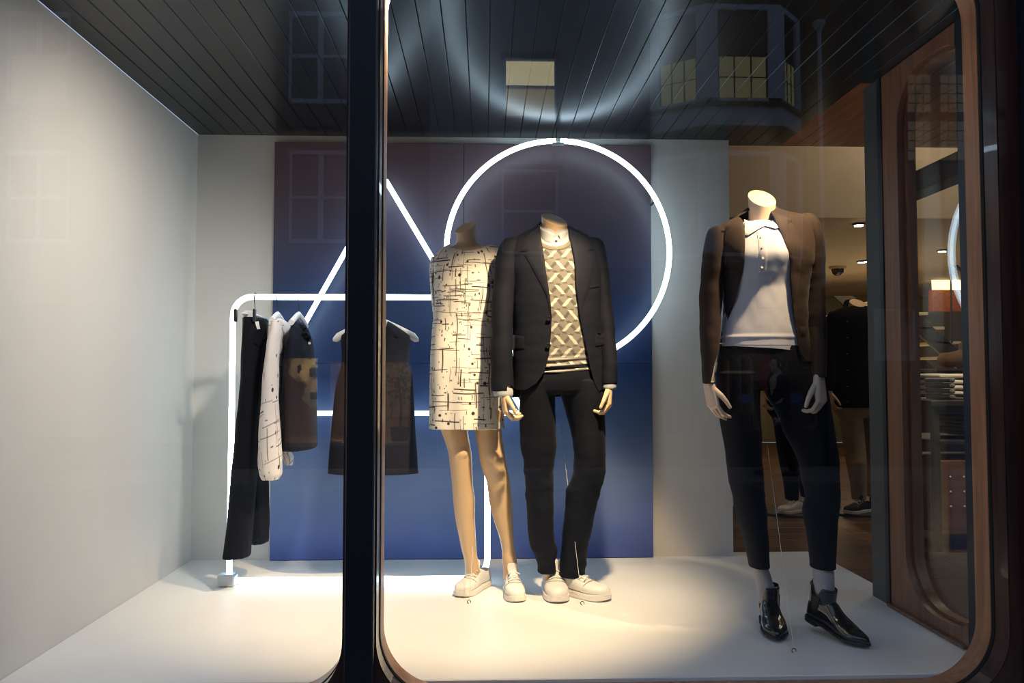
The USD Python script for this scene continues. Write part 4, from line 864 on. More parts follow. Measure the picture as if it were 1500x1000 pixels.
pt_m = wrinkle(pt_m, 0.007, (10, 10, 16), 17, lambda v: 0.3+0.7*np.exp(-((v[:, 2]-0.47)/0.10)**2))
pt_o = obj('trousers', pt_m, trousb, pol, smooth=60); fr_ = Front(pt_m)
obj('crease', patch(Polygon([q[[0, 2]] for q in (P(1082, 585, YP-.1), P(1083.5, 585, YP-.1), P(1098.5, 720, YP-.06), P(1113, 826, YP+.02), P(1111.5, 826, YP+.02), P(1097, 720, YP-.06))]), fr_, 0.0, 0.002, 0.006), trousb, pt_o)
for rr in ([(822, 1104, 1122, .075, .034), (833, 1103.5, 1125, .085, .038), (846, 1106, 1129.5, .09, .036), (868, 1110, 1136, .095, .038), (882, 1112, 1138, .095, .040)], [(822, 1195, 1216, .008, .034), (833, 1191.5, 1219.5, .0, .038), (850, 1192, 1221, -.01, .041), (872, 1193, 1221, -.012, .041), (886, 1194, 1221, -.012, .040)]):
    obj('sock', wrinkle(sil(rr, YP, 24, 36), 0.002, (20, 20, 40), 2), sockm, pol)
hL = hand(P(1039, 566, YP-0.04), (0.16, -0.12, -1), (0.35, -1, -0.1), (1, 0.35, 0), 0.80, (24, 26, 20))
hR = hand(P(1200, 557, YP-0.105), (0.04, -0.16, -1), (-0.75, -0.65, -0.1), (-0.65, 0.75, 0), 0.84, (38, 42, 28))
cnp = P(1115.5, 291, YP)
nkp, ntp = neck([(cpx, YP+.012, cp(338), .105, .075, 0), (cpx, YP+.010, cp(330), .066, .060, 0), (cpx, YP+.006, cp(322), .0505, .053, .2), (cpx, YP, cp(308), .0465, .050, .6), (cnp[0], YP-.004, cnp[2], .0485, .054, 1)], -0.02, 0.80)
bp = stack_fuse([sil(pt[1:], YP, 30, 40, grow=-0.012), sil(bl_+[(572, 1034, 1046, -.04, .022)], YP, 26, 24, grow=-0.010), sil(br_+[(562, 1193, 1205, -.10, .022)], YP, 26, 24, grow=-0.010), sil(hp, YP, 12, 40, grow=-.014), sil(pl1[:-2]+[(812, 1101, 1120, .07, .025), (850, 1108, 1130, .09, .028), (875, 1114, 1136, .095, .03)], YP, 40, 30, grow=-0.014), sil(pr1[:-2]+[(812, 1196, 1215, .005, .028), (850, 1194, 1219, .01, .036), (880, 1196, 1220, -.012, .034)], YP, 40, 30, grow=-0.014)], 0.02, 3)
bp = tmm(man(bp)+man(hL)+man(hR)+man(nkp))
b_ = obj('body', bp, skin_b, pol, smooth=40); obj('neck_cap', cut_disc(ntp), skin_cut, b_)
h0 = PF(1137, 941); dr = unit([-0.060, -0.24]); ankle_boot(pol, (h0[0]-dr[0]*0.262, h0[1]-dr[1]*0.262, 0.004), math.atan2(dr[1], dr[0]), 0.262, 0.0, 1)
h0 = PF(1274, 951); dr = unit([0.084, -0.18]); ankle_boot(pol, (h0[0]-dr[0]*0.262, h0[1]-dr[1]*0.262, 0.004), math.atan2(dr[1], dr[0]), 0.262, 0.17, -1)

# tether lines from the mannequins to eyelets in the platform
linem = plain('tether_line', (0.75, 0.75, 0.72), 0.3)
def tether(a, b, label):
    t_ = thing('tether_line', label, 'wire'); a, b = np.array(a), np.array(b)
    obj('line', tube(np.linspace(a, b+[0, 0, 0.012], 5), 0.0011, 6), linem, t_)
    th = np.linspace(-0.6, 4.4, 14); obj('hook', tube(np.stack([b[0]+0.007*np.cos(th), np.full(14, b[1]), b[2]+0.008+0.007*np.sin(th)], 1), 0.0014, 6), wirem, t_)
tether(P(821, 622, YM+0.10), PF(853, 886), 'thin tether line running down past the man\'s trouser leg')
tether(P(1124, 650, YP+0.08), PF(1163, 956), 'thin tether line between the polo mannequin\'s ankles')
tether(P(693, 800, YW-0.12), PF(687, 884), 'short tether line in front of the left white sneaker')
# ================================================================== garments on the neon rail
hangw = plain('hanger_white', (0.80, 0.78, 0.74), 0.4, 0.03)
navyg = cloth('navy_crepe', (0.010, 0.012, 0.022), 0.8, 0.04)
blackg = cloth('black_crepe', (0.006, 0.007, 0.011), 0.8, 0.03)
zr = zt
def hook(parent, x, ztop, y=RY):
    """Wire hook over the rail, ending at ztop."""
    th = np.linspace(-0.5, 3.3, 12); r = NR+0.004
    arc = [(x, y+r*cos(a), zr+r*sin(a)) for a in th]
    obj('hook', tube(arc+[(x, y-r, zr-0.02), (x, y-0.004, zr-0.045), (x, y, ztop)], 0.0017, 6), wirem, parent)
# wide black trousers on a clip hanger
xh = P(374, 450, RY)[0]
hg = thing('clip_hanger', 'clip hanger with a white centre block holding the black trousers', 'hanger')
zc_ = P(0, 462, RY)[2]; hook(hg, xh, zc_+0.02)
obj('centre_block', box(xh-0.026, xh+0.026, RY-0.10, RY-0.08, zc_-0.020, zc_+0.018, 0.006), hangw, hg)
obj('bar', tube([(xh-0.01, RY-0.17, zc_), (xh, RY, zc_+0.005), (xh+0.01, RY+0.17, zc_)], 0.006, 8), hangw, hg)
for sy in (-0.15, 0.15): obj('clip', box(xh-0.045, xh-0.035, RY+sy-0.012, RY+sy+0.012, zc_-0.035, zc_+0.02, 0.003), wirem, hg); obj('clip', box(xh+0.035, xh+0.045, RY+sy-0.012, RY+sy+0.012, zc_-0.035, zc_+0.02, 0.003), wirem, hg)
near = [(468, 362, 388, 0, .06), (480, 359, 389, 0, .068), (500, 357, 386, 0, .07), (540, 354, 383, 0, .072), (600, 350, 380, 0, .074), (660, 344, 378, 0, .076), (720, 338, 373, 0, .078), (780, 332, 369, 0, .08), (814, 326, 366, 0, .082)]
far = [(470, 364, 389, 0, .07), (490, 364, 393, 0, .072), (510, 364, 394, 0, .074), (540, 363, 391, 0, .076), (600, 364, 390, 0, .078), (660, 366, 390, 0, .08), (720, 368, 392, 0, .082), (780, 369, 392, 0, .084), (793, 369, 392, 0, .084)]
seat = [(467, 362, 388, 0, .14), (500, 360, 390, 0, .15), (540, 357, 390, 0, .15), (575, 356, 388, 0, .13)]
tw = stack_fuse([sil(near, RY-0.085, 60, 32), sil(far, RY+0.10, 60, 32), sil(seat, RY, 30, 40)], 0.012, 6)
tw = wrinkle(tw, 0.010, (26, 10, 3), 4)
gt = thing('wide_trousers', 'black wide-leg trousers hanging first at the left end of the rail', 'trousers')
obj('trousers', tw, blackg, gt, smooth=60); ftw = Front(tw)
obj('belt_bow', patch(pxpoly([(374, 492), (384, 494), (390, 488), (391, 500), (384, 506), (376, 508), (372, 502)], RY-0.15), ftw, 0.002, 0.01, 0.006, 0.006), blackg, gt)
obj('size_tag', patch(pxpoly([(373, 471), (377, 470), (379, 481), (376, 482)], RY-0.15), ftw, 0.003, 0.002, 0.004), hangw, gt, label='small white size tag')
obj('hem_fold', patch(pxpoly([(327, 800), (367, 801), (367, 803), (327, 802)], RY-0.16), ftw, 0.0, 0.003, 0.006), blackg, gt)
# printed blouse
def arm_hanger(label, px, pyt, lean=0.0, hl=0.12):
    h = thing('hanger', label, 'hanger'); x = P(px, 450, RY)[0]; z = P(0, pyt, RY)[2]; hook(h, x, z+0.012)
    ys = np.linspace(-hl, hl, 15); pts = np.stack([x+lean*ys, RY+ys, z-0.075*(np.abs(ys)/0.2)**1.3], 1)
    rings_ = []
    for (X_, Y_, Z_), u in zip(pts, ys/hl): rings_.append(np.array([(X_+0.010*cos(a)*(1+0.3*abs(u)), Y_, Z_+0.016*sin(a)*(1-0.25*abs(u))) for a in np.linspace(0, 2*pi, 12, endpoint=False)]))
    obj('arm', rings_mesh(rings_), hangw, h); return x, z
arm_hanger('white hanger carrying the printed blouse', 407, 460, 0.0, 0.10)
PL3 = print_plan(77, 0.8, 0.8, 150, 120, 90)
blo = thing('blouse', 'white printed blouse with long sleeves hanging second on the rail', 'blouse')
def printed_part(nm, rows, Y, u0, tilt=0.22, wr=0.006):
    m_ = wrinkle(sil(rows, Y, 240, 220), wr, (20, 14, 5), 3); v = np.array(m_.vertices); a = np.arctan2(v[:, 0]-np.interp(v[:, 2], *(lambda q: (q[:, 2], q[:, 0]))(np.array([P((r[1]+r[2])/2, r[0], Y) for r in rows[::-1]]))), -(v[:, 1]-Y))
    u = u0+a*0.07; w = v[:, 2]*0.85
    obj(nm, m_, dressp, blo, color=two_tone(print_ink(u*cos(tilt)+w*sin(tilt)*0.3, w*cos(tilt)-(u-u0)*sin(tilt)-0.15, PL3, 0.0014), (0.78, 0.72, 0.69), (0.02, 0.016, 0.015)))
printed_part('bodice', [(467, 402, 413, 0, .09), (474, 400, 419, 0, .15), (490, 399, 424, 0, .17), (503, 401, 423, 0, .18), (530, 403, 419, 0, .18), (560, 404, 417, 0, .18), (600, 406, 415, 0, .18), (640, 407, 414, 0, .17)], RY+0.03, 0.3)
printed_part('sleeve', [(470, 398, 412, 0, .035), (484, 396, 412, 0, .045), (500, 392, 410, 0, .05), (530, 388, 408, 0, .05), (560, 385, 408, 0, .05), (600, 382, 409, 0, .05), (640, 380, 411, 0, .05), (675, 379, 413, 0, .05), (692, 380.5, 413, 0, .048), (702, 384, 408, 0, .04)], RY-0.19, 0.5)
printed_part('sleeve', [(500, 405, 422, 0, .04), (560, 406, 417, 0, .04), (620, 409, 415, 0, .035), (648, 411, 417, 0, .03), (660, 412, 424, 0, .03), (670, 414, 430, 0, .03), (681, 419, 428, 0, .025)], RY+0.22, 0.1)
# navy sleeveless jacket seen edge-on
arm_hanger('white hanger carrying the edge-on navy waistcoat', 438, 460, 0.02, 0.13)
vj = thing('long_waistcoat', 'dark navy sleeveless waistcoat hanging edge-on third on the rail', 'waistcoat')
vm = sil([(473, 435, 442, 0, .07), (478, 431, 446, 0, .11), (488, 427, 450, 0, .15), (500, 424, 453, 0, .17), (520, 421.5, 456, 0, .17), (550, 419, 459, 0, .18), (600, 418, 461, 0, .19), (640, 418, 461, 0, .195), (656, 418.5, 460.5, 0, .195)], RY+0.01, 60, 48)
vm = wrinkle(vm, 0.006, (20, 12, 4), 6); obj('body', vm, navyg, vj, smooth=60); fv = Front(vm)
obj('collar', patch(pxpoly([(431, 477), (436, 473), (442, 475), (448, 484), (451, 495), (446, 499), (440, 486), (434, 482)], RY-0.1), fv, 0.002, 0.008, 0.005, 0.003), navyg, vj)
obj('edge', patch(pxpoly([(438, 490), (440, 490), (441, 650), (439, 650)], RY-0.17), fv, 0.0, 0.004, 0.006), navyg, vj)
obj('button', place(lathe([(0.001, 0), (0.006, 0), (0.006, 0.003), (0.001, 0.003)], 12), (lambda w: (w[0], fv(w[0], w[2])-0.003, w[2]))(P(445, 501, RY-0.15)), rx=pi/2), pearl, vj)
# front-facing sleeveless blazer
h4 = thing('hanger', 'white hanger whose rounded tips stick out of the front-facing waistcoat', 'hanger')
xc, z4 = P(551, 450, RY)[0], P(0, 466, RY)[2]; hook(h4, xc, z4)
ys = np.linspace(-1, 1, 25); a4 = P(613, 500, RY)[0]-xc
obj('arm', rings_mesh([np.array([(xc+u*a4, RY+0.012*cos(a), z4-0.092*abs(u)**1.15+(0.020 if abs(u) < .97 else 0.008)*sin(a)*(0.8+0.25*abs(u))) for a in np.linspace(0, 2*pi, 14, endpoint=False)]) for u in ys]), hangw, h4)
wv = thing('long_waistcoat', 'dark navy long waistcoat with lapels hanging face-on behind the window post', 'waistcoat')
rw = [(468, 538, 564, 0, .045), (476, 524, 578, 0, .055), (485, 509, 592, 0, .06), (492, 500, 600, 0, .062), (502, 499.5, 601, 0, .065), (520, 500.5, 599, 0, .068), (536, 499.5, 598.5, 0, .07), (548, 496, 604, 0, .07), (565, 492.5, 605.5, 0, .07), (600, 488, 607, 0, .072), (650, 483, 610, 0, .075), (693, 479.5, 613, 0, .078)]
wm = sil(rw, RY-0.02, 70, 64)
vcut = man(prism(pxpoly([(537, 455), (540, 476), (553, 560), (566, 476), (568, 455)], RY-0.08), RY-0.3, RY-0.005))
wi = man(sil([(450, 538, 564, 0, .045)]+[(r[0]-1, *r[1:]) for r in rw[:-1]]+[(700, 479, 614, 0, .078)], RY-0.02, 50, 48, grow=-0.007))
wm2 = tmm(man(wrinkle(wm, 0.004, (10, 10, 4), 9))-wi-vcut); obj('body', wm2, navyg, wv, smooth=50); fw = Front(wm)
obj('lapel', patch(pxpoly([(566, 470), (574, 478), (582, 488), (583, 494), (576, 493), (581, 498), (577, 512), (568, 536), (553, 566), (553, 556), (562, 510)], RY-0.09), fw, 0.001, 0.006, 0.006), navyg, wv)
obj('lapel', patch(pxpoly([(538, 470), (530, 478), (522, 488), (521, 494), (528, 493), (523, 498), (527, 512), (536, 536), (551, 566), (551, 556), (543, 510)], RY-0.09), fw, 0.001, 0.006, 0.006), navyg, wv)
obj('front_edge', patch(pxpoly([(552, 560), (554, 560), (556, 688), (553.5, 688)], RY-0.09), fw, 0.0, 0.003, 0.006), navyg, wv)
for pp in ([(508, 600), (534, 604), (534, 615), (508, 612)], [(572, 604), (598, 600), (598, 612), (572, 615)]): obj('pocket_flap', patch(pxpoly(pp, RY-0.09), fw, 0.001, 0.004, 0.006), navyg, wv)

# ================================================================== things deep in the shop
def shop_mannequin(label, dx, jacket, trous, shoe, solem_, Y=6.06):
    t_ = thing('mannequin', label, 'mannequin')
    S = lambda rows: [(r[0], r[1]+dx, r[2]+dx, r[3], r[4]) for r in rows]
    dz = lambda y: P(0, y, Y)[2]
    tors = S([(449, 1238, 1274, .02, .08), (455, 1222, 1286, .01, .11), (466, 1213, 1295, 0, .13), (490, 1216, 1291, 0, .15), (530, 1218, 1289, 0, .15), (580, 1217, 1290, 0, .15), (596, 1217, 1290, 0, .15)])
    la = S([(456, 1216, 1232, 0, .05), (466, 1211, 1232, 0, .07), (500, 1209, 1226, 0, .065), (540, 1208, 1223, -.02, .06), (572, 1209, 1221, -.03, .05)])
    ra = S([(456, 1276, 1292, 0, .05), (466, 1276, 1297, 0, .07), (500, 1282, 1299, 0, .065), (540, 1285, 1300, -.02, .06), (572, 1287, 1299, -.03, .05)])
    jm_ = stack_fuse([sil(tors, Y, 30, 36), sil(la, Y, 24, 20), sil(ra, Y, 24, 20)], 0.025, 4)
    j_ = obj('jacket', jm_, jacket, t_, smooth=60); fj = Front(jm_)
    for yy in (470, 494, 518, 542, 566, 588): w_ = P(1245+dx, yy, Y-0.16); w_[1] = fj(w_[0], w_[2])-0.003; obj('button', place(lathe([(0.001, 0), (0.006, 0), (0.006, 0.004), (0.001, 0.004)], 10), w_, rx=pi/2), steel, j_)
    legs_ = [S([(575, 1219, 1288, 0, .13), (600, 1222, 1284, 0, .12), (612, 1230, 1270, 0, .1)]), S([(590, 1222, 1258, 0, .11), (620, 1232, 1263, 0, .095), (650, 1236, 1266, 0, .085), (680, 1241, 1268, 0, .08), (705, 1246, 1268, .02, .07), (732, 1249, 1267, .03, .065)]), S([(590, 1252, 1286, 0, .11), (620, 1258, 1288, .06, .095), (660, 1264, 1290, .1, .085), (700, 1268, 1290, .14, .075), (728, 1272, 1289, .16, .065)])]
    obj('trousers', stack_fuse([sil(l, Y, 24, 30) for l in legs_], 0.025, 5), trous, t_, smooth=60)
    cx = P(1254+dx, 440, Y)[0]
    nk_, tp_ = neck([(cx, Y+.02, dz(458), .12, .09, 0), (cx, Y, dz(446), .06, .065, .3), (cx, Y-.02, dz(440), .056, .06, 1)], 0.0, 0.6)
    hl = hand(P(1215+dx, 575, Y-.04), (0.1, -.1, -1), (.1, -1, 0), (1, .1, 0), 0.95, (30, 36, 26)); hr = hand(P(1293+dx, 575, Y-.04), (-.1, -.1, -1), (-.1, -1, 0), (-1, .1, 0), 0.95, (30, 36, 26))
    bd_ = stack_fuse([sil(tors, Y, 20, 30, grow=-.02), sil(la+[(582, la[-1][1]+3, la[-1][2]-3, -.03, .025)], Y, 20, 16, grow=-.012), sil(ra+[(582, ra[-1][1]+3, ra[-1][2]-3, -.03, .025)], Y, 20, 16, grow=-.012)]+[sil(l, Y, 20, 24, grow=-.015) for l in legs_[1:]], 0.04, 2)
    obj('body', tmm(man(bd_)+man(nk_)+man(hl)+man(hr)), skin, t_); obj('neck_cap', cut_disc(tp_), skin_cut, t_)
    obj('collar', rings_mesh([ell((cx, Y+.01, dz(y)), a, b, 40)+np.array([0, 0, 1])*((ell((0, 0, 0), a, b, 40)[:, 1]-0.02)*0.95)[:, None] for y, a, b in ((450, .090, .095), (445, .088, .09), (444, .080, .084), (450, .076, .08))]), jacket, t_)
    for k_, (px_, py_, an) in enumerate(((1238, 753, radians(205)), (1274, 742, radians(-20)))):
        q = P(px_+dx, 700, Y); zf = SF+0.02; q = EYE+(P(px_+dx, py_, 1.0)-EYE)*((zf-EYE[2])/(P(px_+dx, py_, 1.0)-EYE)[2]); d = np.array([cos(an), sin(an)])
        hq = q[:2]-(d*0.28 if k_ == 0 else d*0.0); sneaker(t_, (hq[0], hq[1], zf), an, 0.28, 1, ms=(shoe, solem_, lacem))
    obj('stand_base', lathe([(0.001, SF), (0.21, SF), (0.21, SF+0.016), (0.20, SF+0.02), (0.001, SF+0.02)], 40, (cx, Y+0.08, 0)), steel, t_)
shoeb = plain('dark_suede', (0.012, 0.013, 0.018), 0.8)
chino = cloth('beige_chino', (0.42, 0.31, 0.19), 0.85, 0.05, 500)
shop_mannequin('shop mannequin in a buttoned black jacket and beige trousers inside the store', 0, cloth('black_jacket', (0.005, 0.005, 0.006), 0.85, 0.02), chino, shoeb, solem)
shop_mannequin('shop mannequin in navy with white sneakers behind the polo mannequin', -98, cloth('teal_navy', (0.008, 0.018, 0.026), 0.85, 0.02), navyg, sneakm, solem)

shelfw = wood('shelf_wood', (0.13, 0.06, 0.028), (0.24, 0.12, 0.055), 'x', 0.4)
tb = thing('display_table', 'dark display table with a lower shelf seen through the side window', 'table')
tx0, tx1, ty0, ty1 = 2.72, 3.75, 4.75, 5.45
obj('table_top', box(tx0, tx1, ty0, ty1, 0.735, 0.77, 0.003), darkshop, tb); obj('lower_shelf', box(tx0+0.03, tx1-0.03, ty0+0.03, ty1-0.03, 0.50, 0.525, 0.003), darkshop, tb)
for lx in (tx0+0.03, tx1-0.07):
    for ly in (ty0+0.03, ty1-0.07): obj('leg', box(lx, lx+0.04, ly, ly+0.04, SF, 0.735, 0.002), darkshop, tb)
obj('drawer_box', box(tx0+0.06, tx1-0.08, ty0+0.05, ty1-0.08, SF+0.1, 0.40, 0.004), shelfw, tb)
for r__ in range(3):
    for c__ in range(9): obj('stud', place(lathe([(0.001, 0), (0.008, 0), (0.005, 0.005), (0.001, 0.006)], 8), (tx0+0.14+c__*0.085, ty0+0.051, 0.30-r__*0.09), rx=pi/2), pearl, tb)
creamk = cloth('cream_knit', (0.62, 0.56, 0.44), 0.9, 0.1, 400); pinkk = cloth('pink_knit', (0.60, 0.36, 0.26), 0.9, 0.1, 400); redk = cloth('red_knit', (0.40, 0.03, 0.025), 0.9, 0.05, 400); ochre = cloth('ochre_knit', (0.34, 0.21, 0.07), 0.9, 0.1, 400); greyb = cloth('grey_band', (0.16, 0.15, 0.12), 0.9, 0.1, 400)
ordn = ('bottom', 'second', 'third', 'top', 'topmost')
def folded(x0, x1, y0, y1, z, h, m_, label, grp, band=None, edge=None):
    b = box(x0, x1, y0, y1, z+0.001, z+h, h*0.32); o = thing('folded_shirt', label, 'folded shirt', grp)
    b2 = trimesh.Trimesh(b.vertices, b.faces, process=True).subdivide().subdivide(); trimesh.smoothing.filter_laplacian(b2, iterations=3)
    obj('folded_body', wrinkle(b2, 0.004, (14, 14, 30), int(z*100)), m_, o, smooth=60)
    if band: obj('band', box(x0+(x1-x0)*0.42, x0+(x1-x0)*0.62, y0-0.001, y1, z+0.004, z+h+0.001, h*0.3), band, o)
    if edge: obj('collar', box(x1-0.03, x1+0.004, y0-0.002, y0+0.08, z+0.006, z+h-0.002, 0.004), edge, o)
for k in range(4):
    folded(2.805, 2.972, 4.80, 5.1, 0.770+0.035*k, 0.034, creamk, f'{ordn[k]} cream folded shirt with a grey band in the pile on the display table', 'cream folded shirts', greyb)
    folded(2.980, 3.12, 4.80, 5.1, 0.770+0.035*k, 0.034, pinkk, f'{ordn[k]} pink folded shirt with a red collar in the pile on the display table', 'pink folded shirts', None, redk)
for k in range(5): folded(2.92+0.006*(k % 2), 3.12, 4.82, 5.1, 0.525+0.024*k, 0.023, ochre, f'{ordn[k]} ochre folded jumper on the lower table shelf', 'ochre folded jumpers')
# stairs
st = thing('staircase', 'dark open staircase rising to the left at the back of the shop', 'staircase')
sa, sb_ = P(1334, 450, 9.0), P(1404, 512, 9.0); dirs = (sb_-sa); slope = dirs[2]/dirs[0]
xe = sa[0]+(SF-sa[2])/slope
for yy in (9.0, 9.9): obj('stringer', prism(Polygon([(sa[0]-0.25, sa[2]-slope*0.25), (xe, SF), (xe-0.28, SF), (sa[0]-0.5, sa[2]-slope*0.25)]), yy, yy+0.05), darkshop, st)
n_t = 11
for k in range(n_t):
    xx = sa[0]-0.2+(xe-sa[0])*(k+0.5)/n_t; zz = sa[2]+slope*(xx-sa[0]); obj('tread', box(xx-0.16, xx+0.12, 9.0, 9.95, zz-0.01, zz+0.02, 0.003), beige, st)
obj('handrail', tube([(sa[0]-0.3, 8.97, sa[2]+0.95-slope*0.3), (xe, 8.97, SF+0.95)], 0.02, 8), darkshop, st)
for k in range(5): xx = sa[0]+(xe-sa[0])*k/4.5; zz = sa[2]+slope*(xx-sa[0]); obj('baluster', tube([(xx, 8.98, zz), (xx, 8.97, zz+0.93)], 0.012, 6), darkshop, st)
lb = thing('light_box', 'long glowing yellow light box above an orange panel at the back', 'light')
p0, p1 = P(1366, 424, 10.4), P(1500, 408, 10.4)
obj('glowing_face', box(p0[0], p1[0], 10.4, 10.42, p0[2], p1[2], 0.003), glow('light_box_yellow', (1.0, 0.80, 0.30), 3.2), lb)
q0_ = P(1366, 456, 10.4); obj('orange_panel', box(p0[0], p1[0], 10.42, 10.5, q0_[2], p0[2]-0.005), timberm, lb)
dm_ = thing('security_dome', 'dark security camera dome on the shop ceiling', 'camera dome'); d_ = P(1227, 390, 1.0)-EYE; q = EYE+d_*((SZ-EYE[2])/d_[2])
obj('mount', tube([q, q-[0, 0, 0.03]], 0.095, 24), beige, dm_); obj('dome', lathe([(0.001, -0.115), (0.03, -0.108), (0.06, -0.085), (0.072, -0.05), (0.072, -0.03)], 24, q), plain('smoked_dome', (0.01, 0.01, 0.01), 0.15), dm_)
# wall shelf with bottles, low counter and bags
ws = thing('shelving_unit', 'low shelving unit in the far left part of the shop', 'shelf'); w0, w1 = P(1200, 486, 10.4), P(1292, 486, 10.4)
for k, dz in enumerate((0, -0.42, -0.84)): obj('shelf_board', box(w0[0], w1[0], 10.3, 10.6, w0[2]+dz-0.03, w0[2]+dz, 0.003), shelfw, ws)
for xx in (w0[0], (w0[0]+w1[0])/2, w1[0]-0.03): obj('upright', box(xx, xx+0.03, 10.56, 10.6, SF, w0[2]+0.3), darkshop, ws)
botm = plain('bottle_dark', (0.02, 0.012, 0.008), 0.15); r_ = np.random.default_rng(8)
for k in range(4):
    xx = w0[0]+0.1+k*0.11; c_ = (xx, 10.4, w0[2]); b_o = thing('bottle', f'{("leftmost", "second from left", "third from left", "rightmost")[k]} dark bottle on the top board of the far shelving unit', 'bottle', 'bottles on the far shelving unit'); hh = r_.uniform(0.9, 1.15)
    obj('body', lathe([(0.001, 0), (0.036, 0), (0.038, 0.02), (0.038, 0.13*hh), (0.014, 0.17*hh), (0.012, 0.21*hh), (0.001, 0.21*hh)], 16, c_), botm, b_o); obj('cap', lathe([(0.001, 0.2*hh), (0.014, 0.2*hh), (0.014, 0.225*hh), (0.001, 0.225*hh)], 12, c_), pearl, b_o)
def bag(x, y, z, w, h, m_, label):
    o = thing('handbag', label, 'bag'); b = box(x-w/2, x+w/2, y-0.06, y+0.06, z, z+h, 0.02); obj('body', b, m_, o, smooth=40)
    th = np.linspace(0, pi, 12); obj('handle', tube(np.stack([x+w*0.28*np.cos(th), np.full(12, y), z+h-0.005+w*0.35*np.sin(th)], 1), 0.008, 8), m_, o)
bag(w0[0]+0.60, 10.4, w0[2], 0.20, 0.15, darkshop, 'small dark handbag at the end of the far shelving unit')
bag(w0[0]+0.2, 10.4, w0[2]-0.42, 0.24, 0.2, shelfw, 'brown handbag on the middle board of the far shelving unit')
bag(w0[0]+0.54, 10.4, w0[2]-0.42, 0.24, 0.2, beige, 'beige handbag on the middle board of the far shelving unit')
tanm = cloth('tan_wool', (0.42, 0.26, 0.12), 0.9, 0.1, 400)
bo = thing('display_unit', 'dark display unit with a rounded tan bolster on it behind the side window', 'display unit'); u0 = P(1368, 540, 6.5)
obj('carcass', box(u0[0], u0[0]+1.4, 6.45, 7.0, SF, u0[2]-0.02, 0.004), darkshop, bo); obj('top', box(u0[0]-0.02, u0[0]+1.42, 6.42, 7.03, u0[2]-0.02, u0[2], 0.003), shelfw, bo)
bl2 = thing('bolster', 'tan wool bolster bent up at one end on the dark display unit', 'bolster')
obj('cushion', tube([P(1374, 528, 6.7), P(1380, 527, 6.7), P(1392, 527, 6.7), P(1404, 525, 6.7), P(1412, 520, 6.7), P(1415, 511, 6.7), P(1413, 502, 6.7), P(1412, 499, 6.7)], [0.02, 0.06, 0.066, 0.07, 0.066, 0.052, 0.048, 0.01], 20), tanm, bl2, smooth=60)
# entrance recess outside the side window
lob = thing('entrance', 'recessed shop entrance with a dark door head beyond the side window', 'doorway', kind='structure')
obj('lobby_floor', box(1.73, 4.6, 2.46, 3.2, SF-0.3, SF, 0.004), plain('lobby_tile', (0.13, 0.12, 0.10), 0.35, 0.15), lob)
obj('door_head', box(2.20, 2.32, 3.35, 4.3, 1.86, 1.97, 0.004), darkshop, lob); obj('door_post', box(2.22, 2.31, 4.2, 4.3, SF, 2.6, 0.004), outwood, lob)
obj('lobby_wall', box(4.6, 4.7, 2.46, 4.2, ST, 3.6), beige, lob); obj('lobby_soffit', box(1.7, 4.7, 2.46, 4.0, 3.0, 3.1), darkshop, lob)

